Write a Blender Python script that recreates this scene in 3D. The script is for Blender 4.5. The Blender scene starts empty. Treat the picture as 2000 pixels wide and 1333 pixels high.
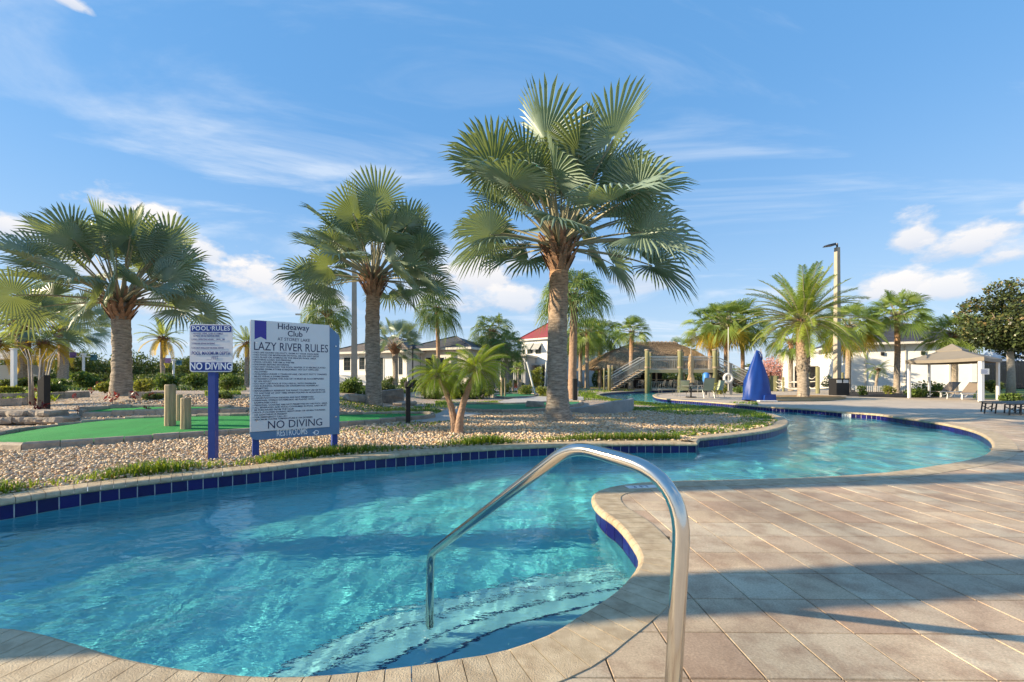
import bpy, bmesh, math, random
import numpy as np
from mathutils import Vector, Matrix, Euler
from mathutils.geometry import delaunay_2d_cdt
R = math.radians
scene = bpy.context.scene
COL = scene.collection
rng = random.Random(7)
nrg = np.random.default_rng(7)

# ------------------------------------------------------------------ camera
F = 816.0; PX = 955.0; PY = 740.0; HC = 1.2          # focal (px of 2000), principal point, eye height
cam_d = bpy.data.cameras.new('camera'); cam = bpy.data.objects.new('camera', cam_d); COL.objects.link(cam)
cam.location = (0, 0, HC); cam.rotation_euler = (R(90), 0, 0)
cam_d.sensor_width = 36; cam_d.lens = F/2000*36
cam_d.shift_x = (1000-PX)/2000; cam_d.shift_y = (PY-666.5)/2000
cam_d.clip_start = .05; cam_d.clip_end = 3000
scene.camera = cam

# ------------------------------------------------------------------ world, sun
SUN_EL, SUN_A = 21.0, 6.0        # elevation; sun stands to the left (-X), a little behind the camera
world = bpy.data.worlds.new('World'); scene.world = world; world.use_nodes = True
def build_world():
    nt = world.node_tree; N = nt.nodes; L = nt.links; N.clear()
    out = N.new('ShaderNodeOutputWorld'); bg = N.new('ShaderNodeBackground')
    sky = N.new('ShaderNodeTexSky'); sky.sky_type = 'NISHITA'; sky.sun_disc = False
    sky.sun_elevation = R(SUN_EL); sky.sun_rotation = R(-90-SUN_A); sky.altitude = 0
    sky.air_density = 1.3; sky.dust_density = .25; sky.ozone_density = 3.2
    tc = N.new('ShaderNodeTexCoord'); sep = N.new('ShaderNodeSeparateXYZ'); L.new(tc.outputs['Generated'], sep.inputs[0])
    def M(op, a, b=None, c=None, clamp=False):
        n = N.new('ShaderNodeMath'); n.operation = op; n.use_clamp = clamp
        for i, v in enumerate((a, b, c)):
            if v is None: continue
            if isinstance(v, (int, float)): n.inputs[i].default_value = v
            else: L.new(v, n.inputs[i])
        return n.outputs[0]
    x, y, z = sep.outputs
    az = M('ARCTAN2', x, y); el = M('ARCSINE', z)
    # cirrus: noise on a plane above the viewer
    zz = M('ADD', M('MAXIMUM', z, 0.0), .12)
    comb = N.new('ShaderNodeCombineXYZ'); L.new(M('DIVIDE', x, zz), comb.inputs[0]); L.new(M('DIVIDE', y, zz), comb.inputs[1])
    mp = N.new('ShaderNodeMapping'); mp.inputs['Rotation'].default_value = (0, 0, R(24)); mp.inputs['Scale'].default_value = (.26, .62, 1); mp.inputs['Location'].default_value = (.35, .2, 0)
    L.new(comb.outputs[0], mp.inputs[0])
    nz = N.new('ShaderNodeTexNoise'); nz.inputs['Scale'].default_value = 2.1; nz.inputs['Detail'].default_value = 8; nz.inputs['Roughness'].default_value = .60; nz.inputs['Distortion'].default_value = 1.1
    L.new(mp.outputs[0], nz.inputs['Vector'])
    cir = M('MULTIPLY', M('POWER', M('MULTIPLY', M('SUBTRACT', nz.outputs['Fac'], .485, clamp=True), 6.0, clamp=True), 1.5), .60)
    # hazy veil low down
    veil = M('MULTIPLY', M('POWER', M('SUBTRACT', 1.0, M('MULTIPLY', M('MAXIMUM', z, 0.0), 1.5), clamp=True), 2.6), .85)
    # cumulus: soft blobs broken up by noise
    cn = N.new('ShaderNodeTexNoise'); cn.inputs['Scale'].default_value = 11; cn.inputs['Detail'].default_value = 7; cn.inputs['Roughness'].default_value = .6
    mp2 = N.new('ShaderNodeMapping'); mp2.inputs['Scale'].default_value = (1, 1, 1.9); L.new(tc.outputs['Generated'], mp2.inputs[0]); L.new(mp2.outputs[0], cn.inputs['Vector'])
    nzc = M('MULTIPLY', M('SUBTRACT', cn.outputs['Fac'], .5), 3.4)
    def blob(px, py, wx, wy, amp=1.0):
        dx = (px-PX)/F; dz = (PY-py)/F; r = math.sqrt(1+dx*dx)
        a0 = math.atan2(dx, 1); e0 = math.atan2(dz, r)
        wa = wx/F/(1+dx*dx); we = wy/F/r
        da = M('DIVIDE', M('SUBTRACT', az, a0), wa); de = M('DIVIDE', M('SUBTRACT', el, e0), we)
        # flatter underside
        de = M('MULTIPLY', de, M('ADD', 1.0, M('MULTIPLY', M('LESS_THAN', de, 0.0), .7)))
        d = M('SQRT', M('ADD', M('MULTIPLY', da, da), M('MULTIPLY', de, de)))
        v = M('ADD', M('SUBTRACT', 1.0, d), nzc)
        return M('MULTIPLY', M('MULTIPLY', v, 1.7, clamp=True), min(1, amp*1.12)), de
    cum = None; shade = None
    for b in [(1790, 465, 72, 46, .85), (1880, 478, 95, 42, .85), (1980, 498, 70, 30, .8), (1740, 572, 90, 38, .85), (1850, 572, 75, 34, .8), (2050, 400, 60, 30, .8),
              (200, 400, 60, 38, .95), (300, 430, 80, 36, .9), (500, 548, 120, 60, .9), (400, 500, 60, 34, .8), (610, 590, 90, 40, .8), (340, 600, 90, 40, .7), (20, 445, 70, 34, .85), (120, 520, 120, 40, .6), (940, 545, 105, 56, .9), (1010, 590, 110, 44, .75), (820, 590, 80, 40, .7), (1260, 560, 80, 30, .45),
              (135, 4, 55, 16, .75), (-200, 480, 160, 50, .8), (2300, 520, 200, 60, .8)]:
        v, de = blob(*b)
        s = M('MULTIPLY', v, M('MULTIPLY_ADD', de, .5, .45, clamp=True))
        cum = v if cum is None else M('MAXIMUM', cum, v)
        shade = s if shade is None else M('MAXIMUM', shade, s)
    def mix(fac, a, b):
        n = N.new('ShaderNodeMix'); n.data_type = 'RGBA'; L.new(fac, n.inputs[0])
        for i, v in ((6, a), (7, b)):
            if isinstance(v, tuple): n.inputs[i].default_value = (*v, 1)
            else: L.new(v, n.inputs[i])
        return n.outputs[2]
    SC = 1.0
    hs = N.new('ShaderNodeHueSaturation'); hs.inputs['Saturation'].default_value = 1.12; hs.inputs['Value'].default_value = 1.0; L.new(sky.outputs[0], hs.inputs['Color'])
    vf = N.new('ShaderNodeValue'); vf.outputs[0].default_value = .72
    base = mix(vf.outputs[0], hs.outputs[0], (.78, 2.15, 4.35))
    c = mix(veil, base, (3.5, 4.2, 4.9))
    c = mix(cir, c, (4.3, 4.7, 5.2))
    cc = mix(shade, (3.5, 3.8, 4.4), (5.6, 5.3, 5.0))
    c = mix(cum, c, cc)
    L.new(c, bg.inputs[0]); bg.inputs[1].default_value = SKY_STR
    L.new(bg.outputs[0], out.inputs[0])
SKY_STR = .1
build_world()
sun_d = bpy.data.lights.new('sun', 'SUN'); sun = bpy.data.objects.new('sun', sun_d); COL.objects.link(sun)
sun_d.energy = 5.0; sun_d.angle = R(.4); sun_d.color = (1, .82, .57)
S = Vector((-math.cos(R(SUN_A))*math.cos(R(SUN_EL)), -math.sin(R(SUN_A))*math.cos(R(SUN_EL)), math.sin(R(SUN_EL))))
sun.rotation_euler = S.to_track_quat('Z', 'Y').to_euler()
sun.location = (-20, -5, 20)
sun_d.cycles.is_caustics_light = True
vs = scene.view_settings; vs.view_transform = 'Standard'; vs.look = 'None'; vs.exposure = 1.02; vs.gamma = 1; vs.use_curve_mapping = False
cy = scene.cycles; cy.use_denoising = True; cy.denoiser = 'OPENIMAGEDENOISE'; cy.max_bounces = 8; cy.diffuse_bounces = 3; cy.glossy_bounces = 4
cy.transmission_bounces = 6; cy.transparent_max_bounces = 8; cy.caustics_refractive = True; cy.caustics_reflective = False; cy.sample_clamp_indirect = 6; cy.use_adaptive_sampling = True; cy.adaptive_threshold = .02
cy.blur_glossy = .3

# ------------------------------------------------------------------ helpers
def W(px, py, z=0.0):
    Y = F*(HC-z)/(py-PY); return Vector(((px-PX)/F*Y, Y, z))
def at(px, py, Y): return Vector(((px-PX)/F*Y, Y, HC-(py-PY)/F*Y))
def smooth(t): t = max(0, min(1, t)); return t*t*(3-2*t)
def tag(o, label=None, cat=None, group=None, kind=None):
    if label: o['label'] = label
    if cat: o['category'] = cat
    if group: o['group'] = group
    if kind: o['kind'] = kind
    return o
def empty(name, loc=(0, 0, 0), rz=0, label=None, cat=None, group=None):
    o = bpy.data.objects.new(name, None); o.location = loc; o.rotation_euler = (0, 0, rz); o.empty_display_size = .2
    COL.objects.link(o); return tag(o, label, cat, group)
def link(name, me, parent=None, loc=None, rot=None, scale=None):
    o = bpy.data.objects.new(name, me); COL.objects.link(o)
    if parent is not None: o.parent = parent
    if loc is not None: o.location = loc
    if rot is not None: o.rotation_euler = rot
    if scale is not None: o.scale = scale if not isinstance(scale, (int, float)) else (scale,)*3
    return o
class MB:
    """collects verts and faces"""
    def __init__(s): s.v = []; s.f = []; s.m = []
    def add(s, vs, fs, mi=0):
        b = len(s.v); s.v += [tuple(p) for p in vs]; s.f += [tuple(i+b for i in f) for f in fs]; s.m += [mi]*len(fs); return s
    def box(s, x0, x1, y0, y1, z0, z1, mi=0, mat=None):
        vs = [Vector(p) for p in ((x0,y0,z0),(x1,y0,z0),(x1,y1,z0),(x0,y1,z0),(x0,y0,z1),(x1,y0,z1),(x1,y1,z1),(x0,y1,z1))]
        if mat is not None: vs = [mat @ p for p in vs]
        return s.add(vs, [(0,3,2,1),(4,5,6,7),(0,1,5,4),(1,2,6,5),(2,3,7,6),(3,0,4,7)], mi)
    def bar(s, a, b, w, h=None, mi=0):
        a = Vector(a); b = Vector(b); h = h or w; d = (b-a).normalized()
        up = Vector((0,0,1)) if abs(d.z) < .95 else Vector((0,1,0)); sx = d.cross(up).normalized()*w/2; sz = sx.cross(d).normalized()*h/2
        vs = [a-sx-sz, a+sx-sz, a+sx+sz, a-sx+sz, b-sx-sz, b+sx-sz, b+sx+sz, b-sx+sz]
        return s.add(vs, [(0,3,2,1),(4,5,6,7),(0,1,5,4),(1,2,6,5),(2,3,7,6),(3,0,4,7)], mi)
    def tube(s, pts, rad, n=8, mi=0, caps=True):
        pts = [Vector(p) for p in pts]; k = len(pts); rad = rad if isinstance(rad, (list, tuple)) else [rad]*k
        vs = []; ref = None
        for i, p in enumerate(pts):
            d = (pts[min(i+1, k-1)]-pts[max(i-1, 0)]).normalized()
            if ref is None: ref = Vector((1,0,0)) if abs(d.x) < .8 else Vector((0,1,0))
            a = (ref - d*ref.dot(d)).normalized(); ref = a; b = d.cross(a)
            for j in range(n):
                t = 2*math.pi*j/n; vs.append(p + (a*math.cos(t)+b*math.sin(t))*rad[i])
        fs = [(i*n+j, i*n+(j+1) % n, (i+1)*n+(j+1) % n, (i+1)*n+j) for i in range(k-1) for j in range(n)]
        if caps: fs += [tuple(reversed(range(n))), tuple(range((k-1)*n, k*n))]
        return s.add(vs, fs, mi)
    def prism(s, poly, z0, z1, mi=0):
        n = len(poly); vs = [(p[0], p[1], z0) for p in poly]+[(p[0], p[1], z1) for p in poly]
        fs = [tuple(reversed(range(n))), tuple(range(n, 2*n))]+[(i, (i+1) % n, n+(i+1) % n, n+i) for i in range(n)]
        return s.add(vs, fs, mi)
    def extr(s, poly, o, ux, uy, un, d, mi=0):
        """poly in plane (ux,uy) at o, extruded along un by d"""
        n = len(poly); o = Vector(o)
        vs = [o+ux*p[0]+uy*p[1] for p in poly]; vs += [p+un*d for p in vs]
        fs = [tuple(range(n)), tuple(reversed(range(n, 2*n)))]+[(i, n+i, n+(i+1) % n, (i+1) % n) for i in range(n)]
        return s.add(vs, fs, mi)
    def mesh(s, name, mats=(), smooth_=False):
        me = bpy.data.meshes.new(name); me.from_pydata(s.v, [], s.f)
        for m in (mats if isinstance(mats, (list, tuple)) else [mats]): me.materials.append(m)
        if any(s.m): me.polygons.foreach_set('material_index', s.m)
        if smooth_: me.polygons.foreach_set('use_smooth', [True]*len(me.polygons))
        me.update(); return me
    def obj(s, name, mats=(), parent=None, smooth_=False, **k):
        return link(name, s.mesh(name, mats, smooth_), parent, **k)
def np_mesh(name, verts, tris, mats, smooth_=False, attr=None):
    """fast mesh from numpy arrays; tris (n,3) or quads (n,4)"""
    me = bpy.data.meshes.new(name); nv = len(verts); nf, k = tris.shape
    me.vertices.add(nv); me.vertices.foreach_set('co', np.ascontiguousarray(verts, dtype=np.float32).ravel())
    me.loops.add(nf*k); me.loops.foreach_set('vertex_index', np.ascontiguousarray(tris, dtype=np.int32).ravel())
    me.polygons.add(nf); me.polygons.foreach_set('loop_start', np.arange(0, nf*k, k, dtype=np.int32))
    if smooth_: me.polygons.foreach_set('use_smooth', np.ones(nf, dtype=bool))
    if attr is not None:
        a = me.attributes.new('rnd', 'FLOAT', 'POINT'); a.data.foreach_set('value', np.ascontiguousarray(attr, dtype=np.float32))
    for m in (mats if isinstance(mats, (list, tuple)) else [mats]): me.materials.append(m)
    me.update(calc_edges=True); me.validate(); return me
def catmull(pts, step):
    P = [Vector(p) for p in pts]; out = []
    for i in range(len(P)-1):
        p0 = P[max(i-1, 0)]; p1 = P[i]; p2 = P[i+1]; p3 = P[min(i+2, len(P)-1)]
        d = (p2-p1).length
        t01 = max((p1-p0).length, 1e-3)**.5; t12 = max(d, 1e-3)**.5; t23 = max((p3-p2).length, 1e-3)**.5
        m1 = ((p1-p0)/t01-(p2-p0)/(t01+t12)+(p2-p1)/t12)*t12 if i > 0 else (p2-p1)
        m2 = ((p2-p1)/t12-(p3-p1)/(t12+t23)+(p3-p2)/t23)*t12 if i < len(P)-2 else (p2-p1)
        n = max(1, int(math.ceil(d/step)))
        for j in range(n):
            t = j/n; out.append(p1*(2*t**3-3*t*t+1)+m1*(t**3-2*t*t+t)+p2*(-2*t**3+3*t*t)+m2*(t**3-t*t))
    out.append(P[-1]); return out
def resample(pts, step):
    L = [0]
    for a, b in zip(pts, pts[1:]): L.append(L[-1]+(b-a).length)
    n = max(1, round(L[-1]/step)); out = []; k = 0
    for i in range(n+1):
        s = L[-1]*i/n
        while k < len(L)-2 and L[k+1] < s: k += 1
        t = (s-L[k])/max(L[k+1]-L[k], 1e-9); out.append(pts[k].lerp(pts[k+1], min(1, t)))
    return out
def inside(poly, X, Y):
    """vectorised point in polygon"""
    X = np.asarray(X, float); Y = np.asarray(Y, float); r = np.zeros(X.shape, bool); n = len(poly)
    for i in range(n):
        x1, y1 = poly[i][0], poly[i][1]; x2, y2 = poly[(i+1) % n][0], poly[(i+1) % n][1]
        if y1 == y2: continue
        c = ((y1 > Y) != (y2 > Y)) & (X < (x2-x1)*(Y-y1)/(y2-y1)+x1); r ^= c
    return r
def dist_to(poly, X, Y, closed=False):
    X = np.asarray(X, float); Y = np.asarray(Y, float); d = np.full(X.shape, 1e9)
    n = len(poly)
    for i in range(n if closed else n-1):
        x1, y1 = poly[i][0], poly[i][1]; x2, y2 = poly[(i+1) % n][0], poly[(i+1) % n][1]
        ex, ey = x2-x1, y2-y1; l = ex*ex+ey*ey+1e-12; t = np.clip(((X-x1)*ex+(Y-y1)*ey)/l, 0, 1)
        d = np.minimum(d, (X-x1-t*ex)**2+(Y-y1-t*ey)**2)
    return np.sqrt(d)
def sheet(name, outer, holes, z, m, parent=None, zf=None):
    pts = [Vector((p[0], p[1])) for p in outer]; edges = [(i, (i+1) % len(pts)) for i in range(len(pts))]
    for h in holes:
        b = len(pts); pts += [Vector((p[0], p[1])) for p in h]; edges += [(b+i, b+(i+1) % len(h)) for i in range(len(h))]
    v, e, f, *_ = delaunay_2d_cdt(pts, edges, [], 1, 1e-5)
    fs = []
    cx = np.array([sum(v[i].x for i in t)/len(t) for t in f]); cyy = np.array([sum(v[i].y for i in t)/len(t) for t in f])
    ok = inside(outer, cx, cyy)
    for h in holes: ok &= ~inside(h, cx, cyy)
    for t, k in zip(f, ok):
        if k: fs.append(tuple(t))
    vv = [(p.x, p.y, z if zf is None else zf(p.x, p.y)) for p in v]
    mb = MB(); mb.add(vv, fs); me = mb.mesh(name, m)
    for p in me.polygons:
        if p.normal.z < 0: p.flip()
    return link(name, me, parent)

# ------------------------------------------------------------------ materials
def new_mat(name):
    m = bpy.data.materials.new(name); m.use_nodes = True; nt = m.node_tree; return m, nt, nt.nodes, nt.links, nt.nodes['Principled BSDF']
def mat(name, col, rough=.6, metal=0, var=0.0, vscale=4.0, col2=None, bump=0.0, bscale=40.0, rand=0.0, coords='Object', spec=.5, detail=5, stretch=None, randhue=0.0, objcoords=False, bdist=.01):
    m, nt, N, L, P = new_mat(name)
    P.inputs['Roughness'].default_value = rough; P.inputs['Metallic'].default_value = metal; P.inputs['Specular IOR Level'].default_value = spec
    tc = N.new('ShaderNodeTexCoord'); src = tc.outputs[coords]
    if coords == 'World': pass
    if stretch:
        mp = N.new('ShaderNodeMapping'); mp.inputs['Scale'].default_value = stretch; L.new(src, mp.inputs[0]); src = mp.outputs[0]
    c = None
    if col2 is None: col2 = tuple(x*(1-var) for x in col)
    if var or col2 != tuple(col):
        nz = N.new('ShaderNodeTexNoise'); nz.inputs['Scale'].default_value = vscale; nz.inputs['Detail'].default_value = detail; nz.inputs['Roughness'].default_value = .65; L.new(src, nz.inputs['Vector'])
        rp = N.new('ShaderNodeValToRGB'); rp.color_ramp.elements[0].position = .35; rp.color_ramp.elements[1].position = .65
        rp.color_ramp.elements[0].color = (*col2, 1); rp.color_ramp.elements[1].color = (*col, 1); L.new(nz.outputs['Fac'], rp.inputs[0]); c = rp.outputs[0]
    if rand or randhue:
        oi = N.new('ShaderNodeObjectInfo'); hs = N.new('ShaderNodeHueSaturation')
        mr = N.new('ShaderNodeMapRange'); mr.inputs[3].default_value = 1-rand; mr.inputs[4].default_value = 1+rand*.6; L.new(oi.outputs['Random'], mr.inputs[0]); L.new(mr.outputs[0], hs.inputs['Value'])
        mh = N.new('ShaderNodeMapRange'); mh.inputs[3].default_value = .5-randhue; mh.inputs[4].default_value = .5+randhue
        ml = N.new('ShaderNodeMath'); ml.operation = 'FRACT'; mm = N.new('ShaderNodeMath'); mm.operation = 'MULTIPLY'; mm.inputs[1].default_value = 7.31
        L.new(oi.outputs['Random'], mm.inputs[0]); L.new(mm.outputs[0], ml.inputs[0]); L.new(ml.outputs[0], mh.inputs[0]); L.new(mh.outputs[0], hs.inputs['Hue'])
        if c is None: hs.inputs['Color'].default_value = (*col, 1)
        else: L.new(c, hs.inputs['Color'])
        c = hs.outputs[0]
    if c is None: P.inputs['Base Color'].default_value = (*col, 1)
    else: L.new(c, P.inputs['Base Color'])
    if bump:
        nb = N.new('ShaderNodeTexNoise'); nb.inputs['Scale'].default_value = bscale; nb.inputs['Detail'].default_value = 4; L.new(src, nb.inputs['Vector'])
        bp = N.new('ShaderNodeBump'); bp.inputs['Strength'].default_value = bump; bp.inputs['Distance'].default_value = bdist; L.new(nb.outputs['Fac'], bp.inputs['Height']); L.new(bp.outputs[0], P.inputs['Normal'])
    return m
def leaf_mat(name, col, col2, trans, rough=.5, tw=.35, vscale=3.0, attr=False):
    m, nt, N, L, P = new_mat(name); out = N['Material Output']
    P.inputs['Roughness'].default_value = rough; P.inputs['Specular IOR Level'].default_value = .35
    if attr:
        at_ = N.new('ShaderNodeAttribute'); at_.attribute_name = 'rnd'; fac = at_.outputs['Fac']
    else:
        tc = N.new('ShaderNodeTexCoord'); nz = N.new('ShaderNodeTexNoise'); nz.inputs['Scale'].default_value = vscale; L.new(tc.outputs['Object'], nz.inputs['Vector']); 
        oi = N.new('ShaderNodeObjectInfo'); ad = N.new('ShaderNodeMath'); ad.operation = 'MULTIPLY_ADD'; ad.inputs[1].default_value = .5; L.new(oi.outputs['Random'], ad.inputs[0]); 
        sb = N.new('ShaderNodeMath'); sb.operation = 'SUBTRACT'; sb.inputs[1].default_value = .25; L.new(nz.outputs['Fac'], sb.inputs[0]); L.new(sb.outputs[0], ad.inputs[2]); fac = ad.outputs[0]
    rp = N.new('ShaderNodeValToRGB'); rp.color_ramp.elements[0].position = .2; rp.color_ramp.elements[1].position = .8
    rp.color_ramp.elements[0].color = (*col2, 1); rp.color_ramp.elements[1].color = (*col, 1); L.new(fac, rp.inputs[0]); L.new(rp.outputs[0], P.inputs['Base Color'])
    tr = N.new('ShaderNodeBsdfTranslucent'); tr.inputs[0].default_value = (*trans, 1); mx = N.new('ShaderNodeMixShader'); mx.inputs[0].default_value = tw
    L.new(P.outputs[0], mx.inputs[1]); L.new(tr.outputs[0], mx.inputs[2]); L.new(mx.outputs[0], out.inputs[0]); return m
# ------------------------------------------------------------------ pool outline (inner lip of the coping), traced then projected on the ground
WZ = -.19; FLOORZ = -1.05; WAVE = 2.3
isl_px = [(0, 978), (125, 959), (250, 943), (375, 929), (500, 916), (640, 900), (780, 887.5), (900, 878.5), (1000, 872.5), (1150, 867), (1280, 865.5), (1362, 865.5)]
isl2_px = [(1368, 856.5), (1410, 852.5), (1460, 847), (1506, 840), (1532, 832.5), (1541, 825), (1532, 816.5), (1506, 808), (1472, 802), (1429, 797.2), (1386, 794), (1343, 791), (1290, 788), (1240, 784), (1200, 779), (1180, 775), (1172, 772), (1176, 769), (1212, 765.5), (1293, 762.5), (1400, 761)]
deck_px = [(1420, 765), (1340, 766.5), (1292, 768.5), (1276, 771), (1276, 774), (1286, 777.5), (1320, 781), (1343, 782.3), (1401, 786.5), (1450, 790.5), (1506, 795), (1575, 799), (1644, 804.5), (1708, 809), (1751, 814.5), (1807, 822), (1859, 831), (1902, 842), (1928, 855), (1937, 867), (1934, 879),
           (1919, 889), (1880, 900), (1816, 910.5), (1730, 922), (1644, 928.5), (1558, 933), (1472, 935.5), (1386, 937.5), (1320, 939), (1250, 942.5), (1195, 950), (1165, 959), (1155.5, 968), (1157, 982), (1172, 999), (1194, 1014), (1213, 1032), (1231, 1056), (1245, 1080), (1246, 1098),
           (1231, 1122), (1205, 1149), (1168, 1175), (1124, 1202), (1076, 1232), (1020, 1254), (965, 1270), (909, 1279), (854, 1288), (780, 1298), (680, 1309), (600, 1315), (520, 1316), (440, 1310), (360, 1301), (300, 1291), (240, 1279), (192, 1264), (140, 1248), (80, 1232), (20, 1223)]
v2 = lambda p: Vector((p[0], p[1]))
isl_a = [Vector(p) for p in ((-6.3, -2.5), (-6.3, .3), (-6.2, 1.6), (-5.95, 2.6), (-5.45, 3.4))] + [v2(W(*p)) for p in isl_px]
isl_b = [v2(W(*p)) for p in isl2_px]
dck = [v2(W(*p)) for p in deck_px] + [Vector(p) for p in ((-2.95, 2.0), (-3.4, 1.7), (-3.75, 1.2), (-3.95, .3), (-4, -2.5))]
A = resample(catmull(isl_a, .06), .105); B = resample(catmull(isl_b, .08), .12); D = resample(catmull(dck, .06), .105)
OUT = A + B + D                      # closed outline
OUTc = [(p.x, p.y) for p in OUT]
def sgn_area(P): return sum(P[i][0]*P[(i+1) % len(P)][1]-P[(i+1) % len(P)][0]*P[i][1] for i in range(len(P)))/2
ORI = 1 if sgn_area(OUTc) > 0 else -1
def normals(P):
    n = []
    for i in range(len(P)):
        d = (P[min(i+1, len(P)-1)]-P[max(i-1, 0)]).normalized(); n.append(Vector((d.y, -d.x))*ORI)
    return n
def offs(P, d): return [p+n*d for p, n in zip(P, normals(P))]

# ------------------------------------------------------------------ ground
def hgt(x, y):
    """gentle mounds of the planted island"""
    z = .50*smooth((y-9.3)/4.5)*smooth((-x-3.2)/4.0)
    z += .10*smooth((y-9.5)/3)*smooth((-x+1)/4)*smooth((22-y)/5)
    return z
def G(px, py):
    """ground point seen at a pixel, on the mounded island"""
    z = 0.0
    for _ in range(30):
        p = W(px, py, z); z = .5*z+.5*hgt(p.x, p.y)
    p = W(px, py, z); return Vector((p.x, p.y, hgt(p.x, p.y)))

def mat_gravel():
    m, nt, N, L, P = new_mat('river_gravel'); tc = N.new('ShaderNodeTexCoord')
    vo = N.new('ShaderNodeTexVoronoi'); vo.inputs['Scale'].default_value = 17; L.new(tc.outputs['Object'], vo.inputs['Vector'])
    rp = N.new('ShaderNodeValToRGB'); rp.color_ramp.elements[0].color = (.32, .21, .12, 1); rp.color_ramp.elements[1].color = (.50, .40, .30, 1)
    e = rp.color_ramp.elements.new(.45); e.color = (.46, .33, .21, 1); e = rp.color_ramp.elements.new(.8); e.color = (.40, .38, .36, 1)
    sp = N.new('ShaderNodeSeparateColor'); L.new(vo.outputs['Color'], sp.inputs[0]); L.new(sp.outputs[0], rp.inputs[0])
    ml = N.new('ShaderNodeMapRange'); ml.inputs[1].default_value = 0; ml.inputs[2].default_value = .9; ml.inputs[3].default_value = 1; ml.inputs[4].default_value = 0; L.new(vo.outputs['Distance'], ml.inputs[0])
    L.new(rp.outputs[0], P.inputs['Base Color']); bp = N.new('ShaderNodeBump'); bp.inputs['Strength'].default_value = 1; bp.inputs['Distance'].default_value = .03; L.new(ml.outputs[0], bp.inputs['Height']); L.new(bp.outputs[0], P.inputs['Normal'])
    P.inputs['Roughness'].default_value = .75; return m
M_gravel = mat_gravel()
M_stone = None
def mat_pebble():
    m, nt, N, L, P = new_mat('pebble'); a = N.new('ShaderNodeAttribute'); a.attribute_name = 'rnd'
    rp = N.new('ShaderNodeValToRGB'); E = rp.color_ramp.elements; E[0].color = (0.47, 0.27, 0.12, 1); E[1].color = (0.65, 0.53, 0.38, 1)
    for p, c in ((.18, (0.67, 0.45, 0.24)), (.35, (0.43, 0.35, 0.25)), (.5, (0.72, 0.51, 0.28)), (.65, (0.69, 0.59, 0.45)), (.8, (0.52, 0.28, 0.13)), (.9, (0.36, 0.32, 0.28))):
        e = E.new(p); e.color = (*c, 1)
    tc = N.new('ShaderNodeTexCoord'); nz = N.new('ShaderNodeTexNoise'); nz.inputs['Scale'].default_value = 60; L.new(tc.outputs['Object'], nz.inputs['Vector'])
    ad = N.new('ShaderNodeMath'); ad.operation = 'MULTIPLY_ADD'; ad.inputs[1].default_value = .18; L.new(nz.outputs['Fac'], ad.inputs[0]); L.new(a.outputs['Fac'], ad.inputs[2])
    L.new(ad.outputs[0], rp.inputs[0]); L.new(rp.outputs[0], P.inputs['Base Color']); P.inputs['Roughness'].default_value = .6; return m
M_pebble = mat_pebble()
M_concrete = mat('deck_concrete', (.55, .46, .36), .8, var=.22, vscale=1.3, bump=.25, bscale=120)
M_mulch_ground = mat('soil', (.13, .10, .07), .9, var=.5, vscale=12, bump=.6, bscale=60)

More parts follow.
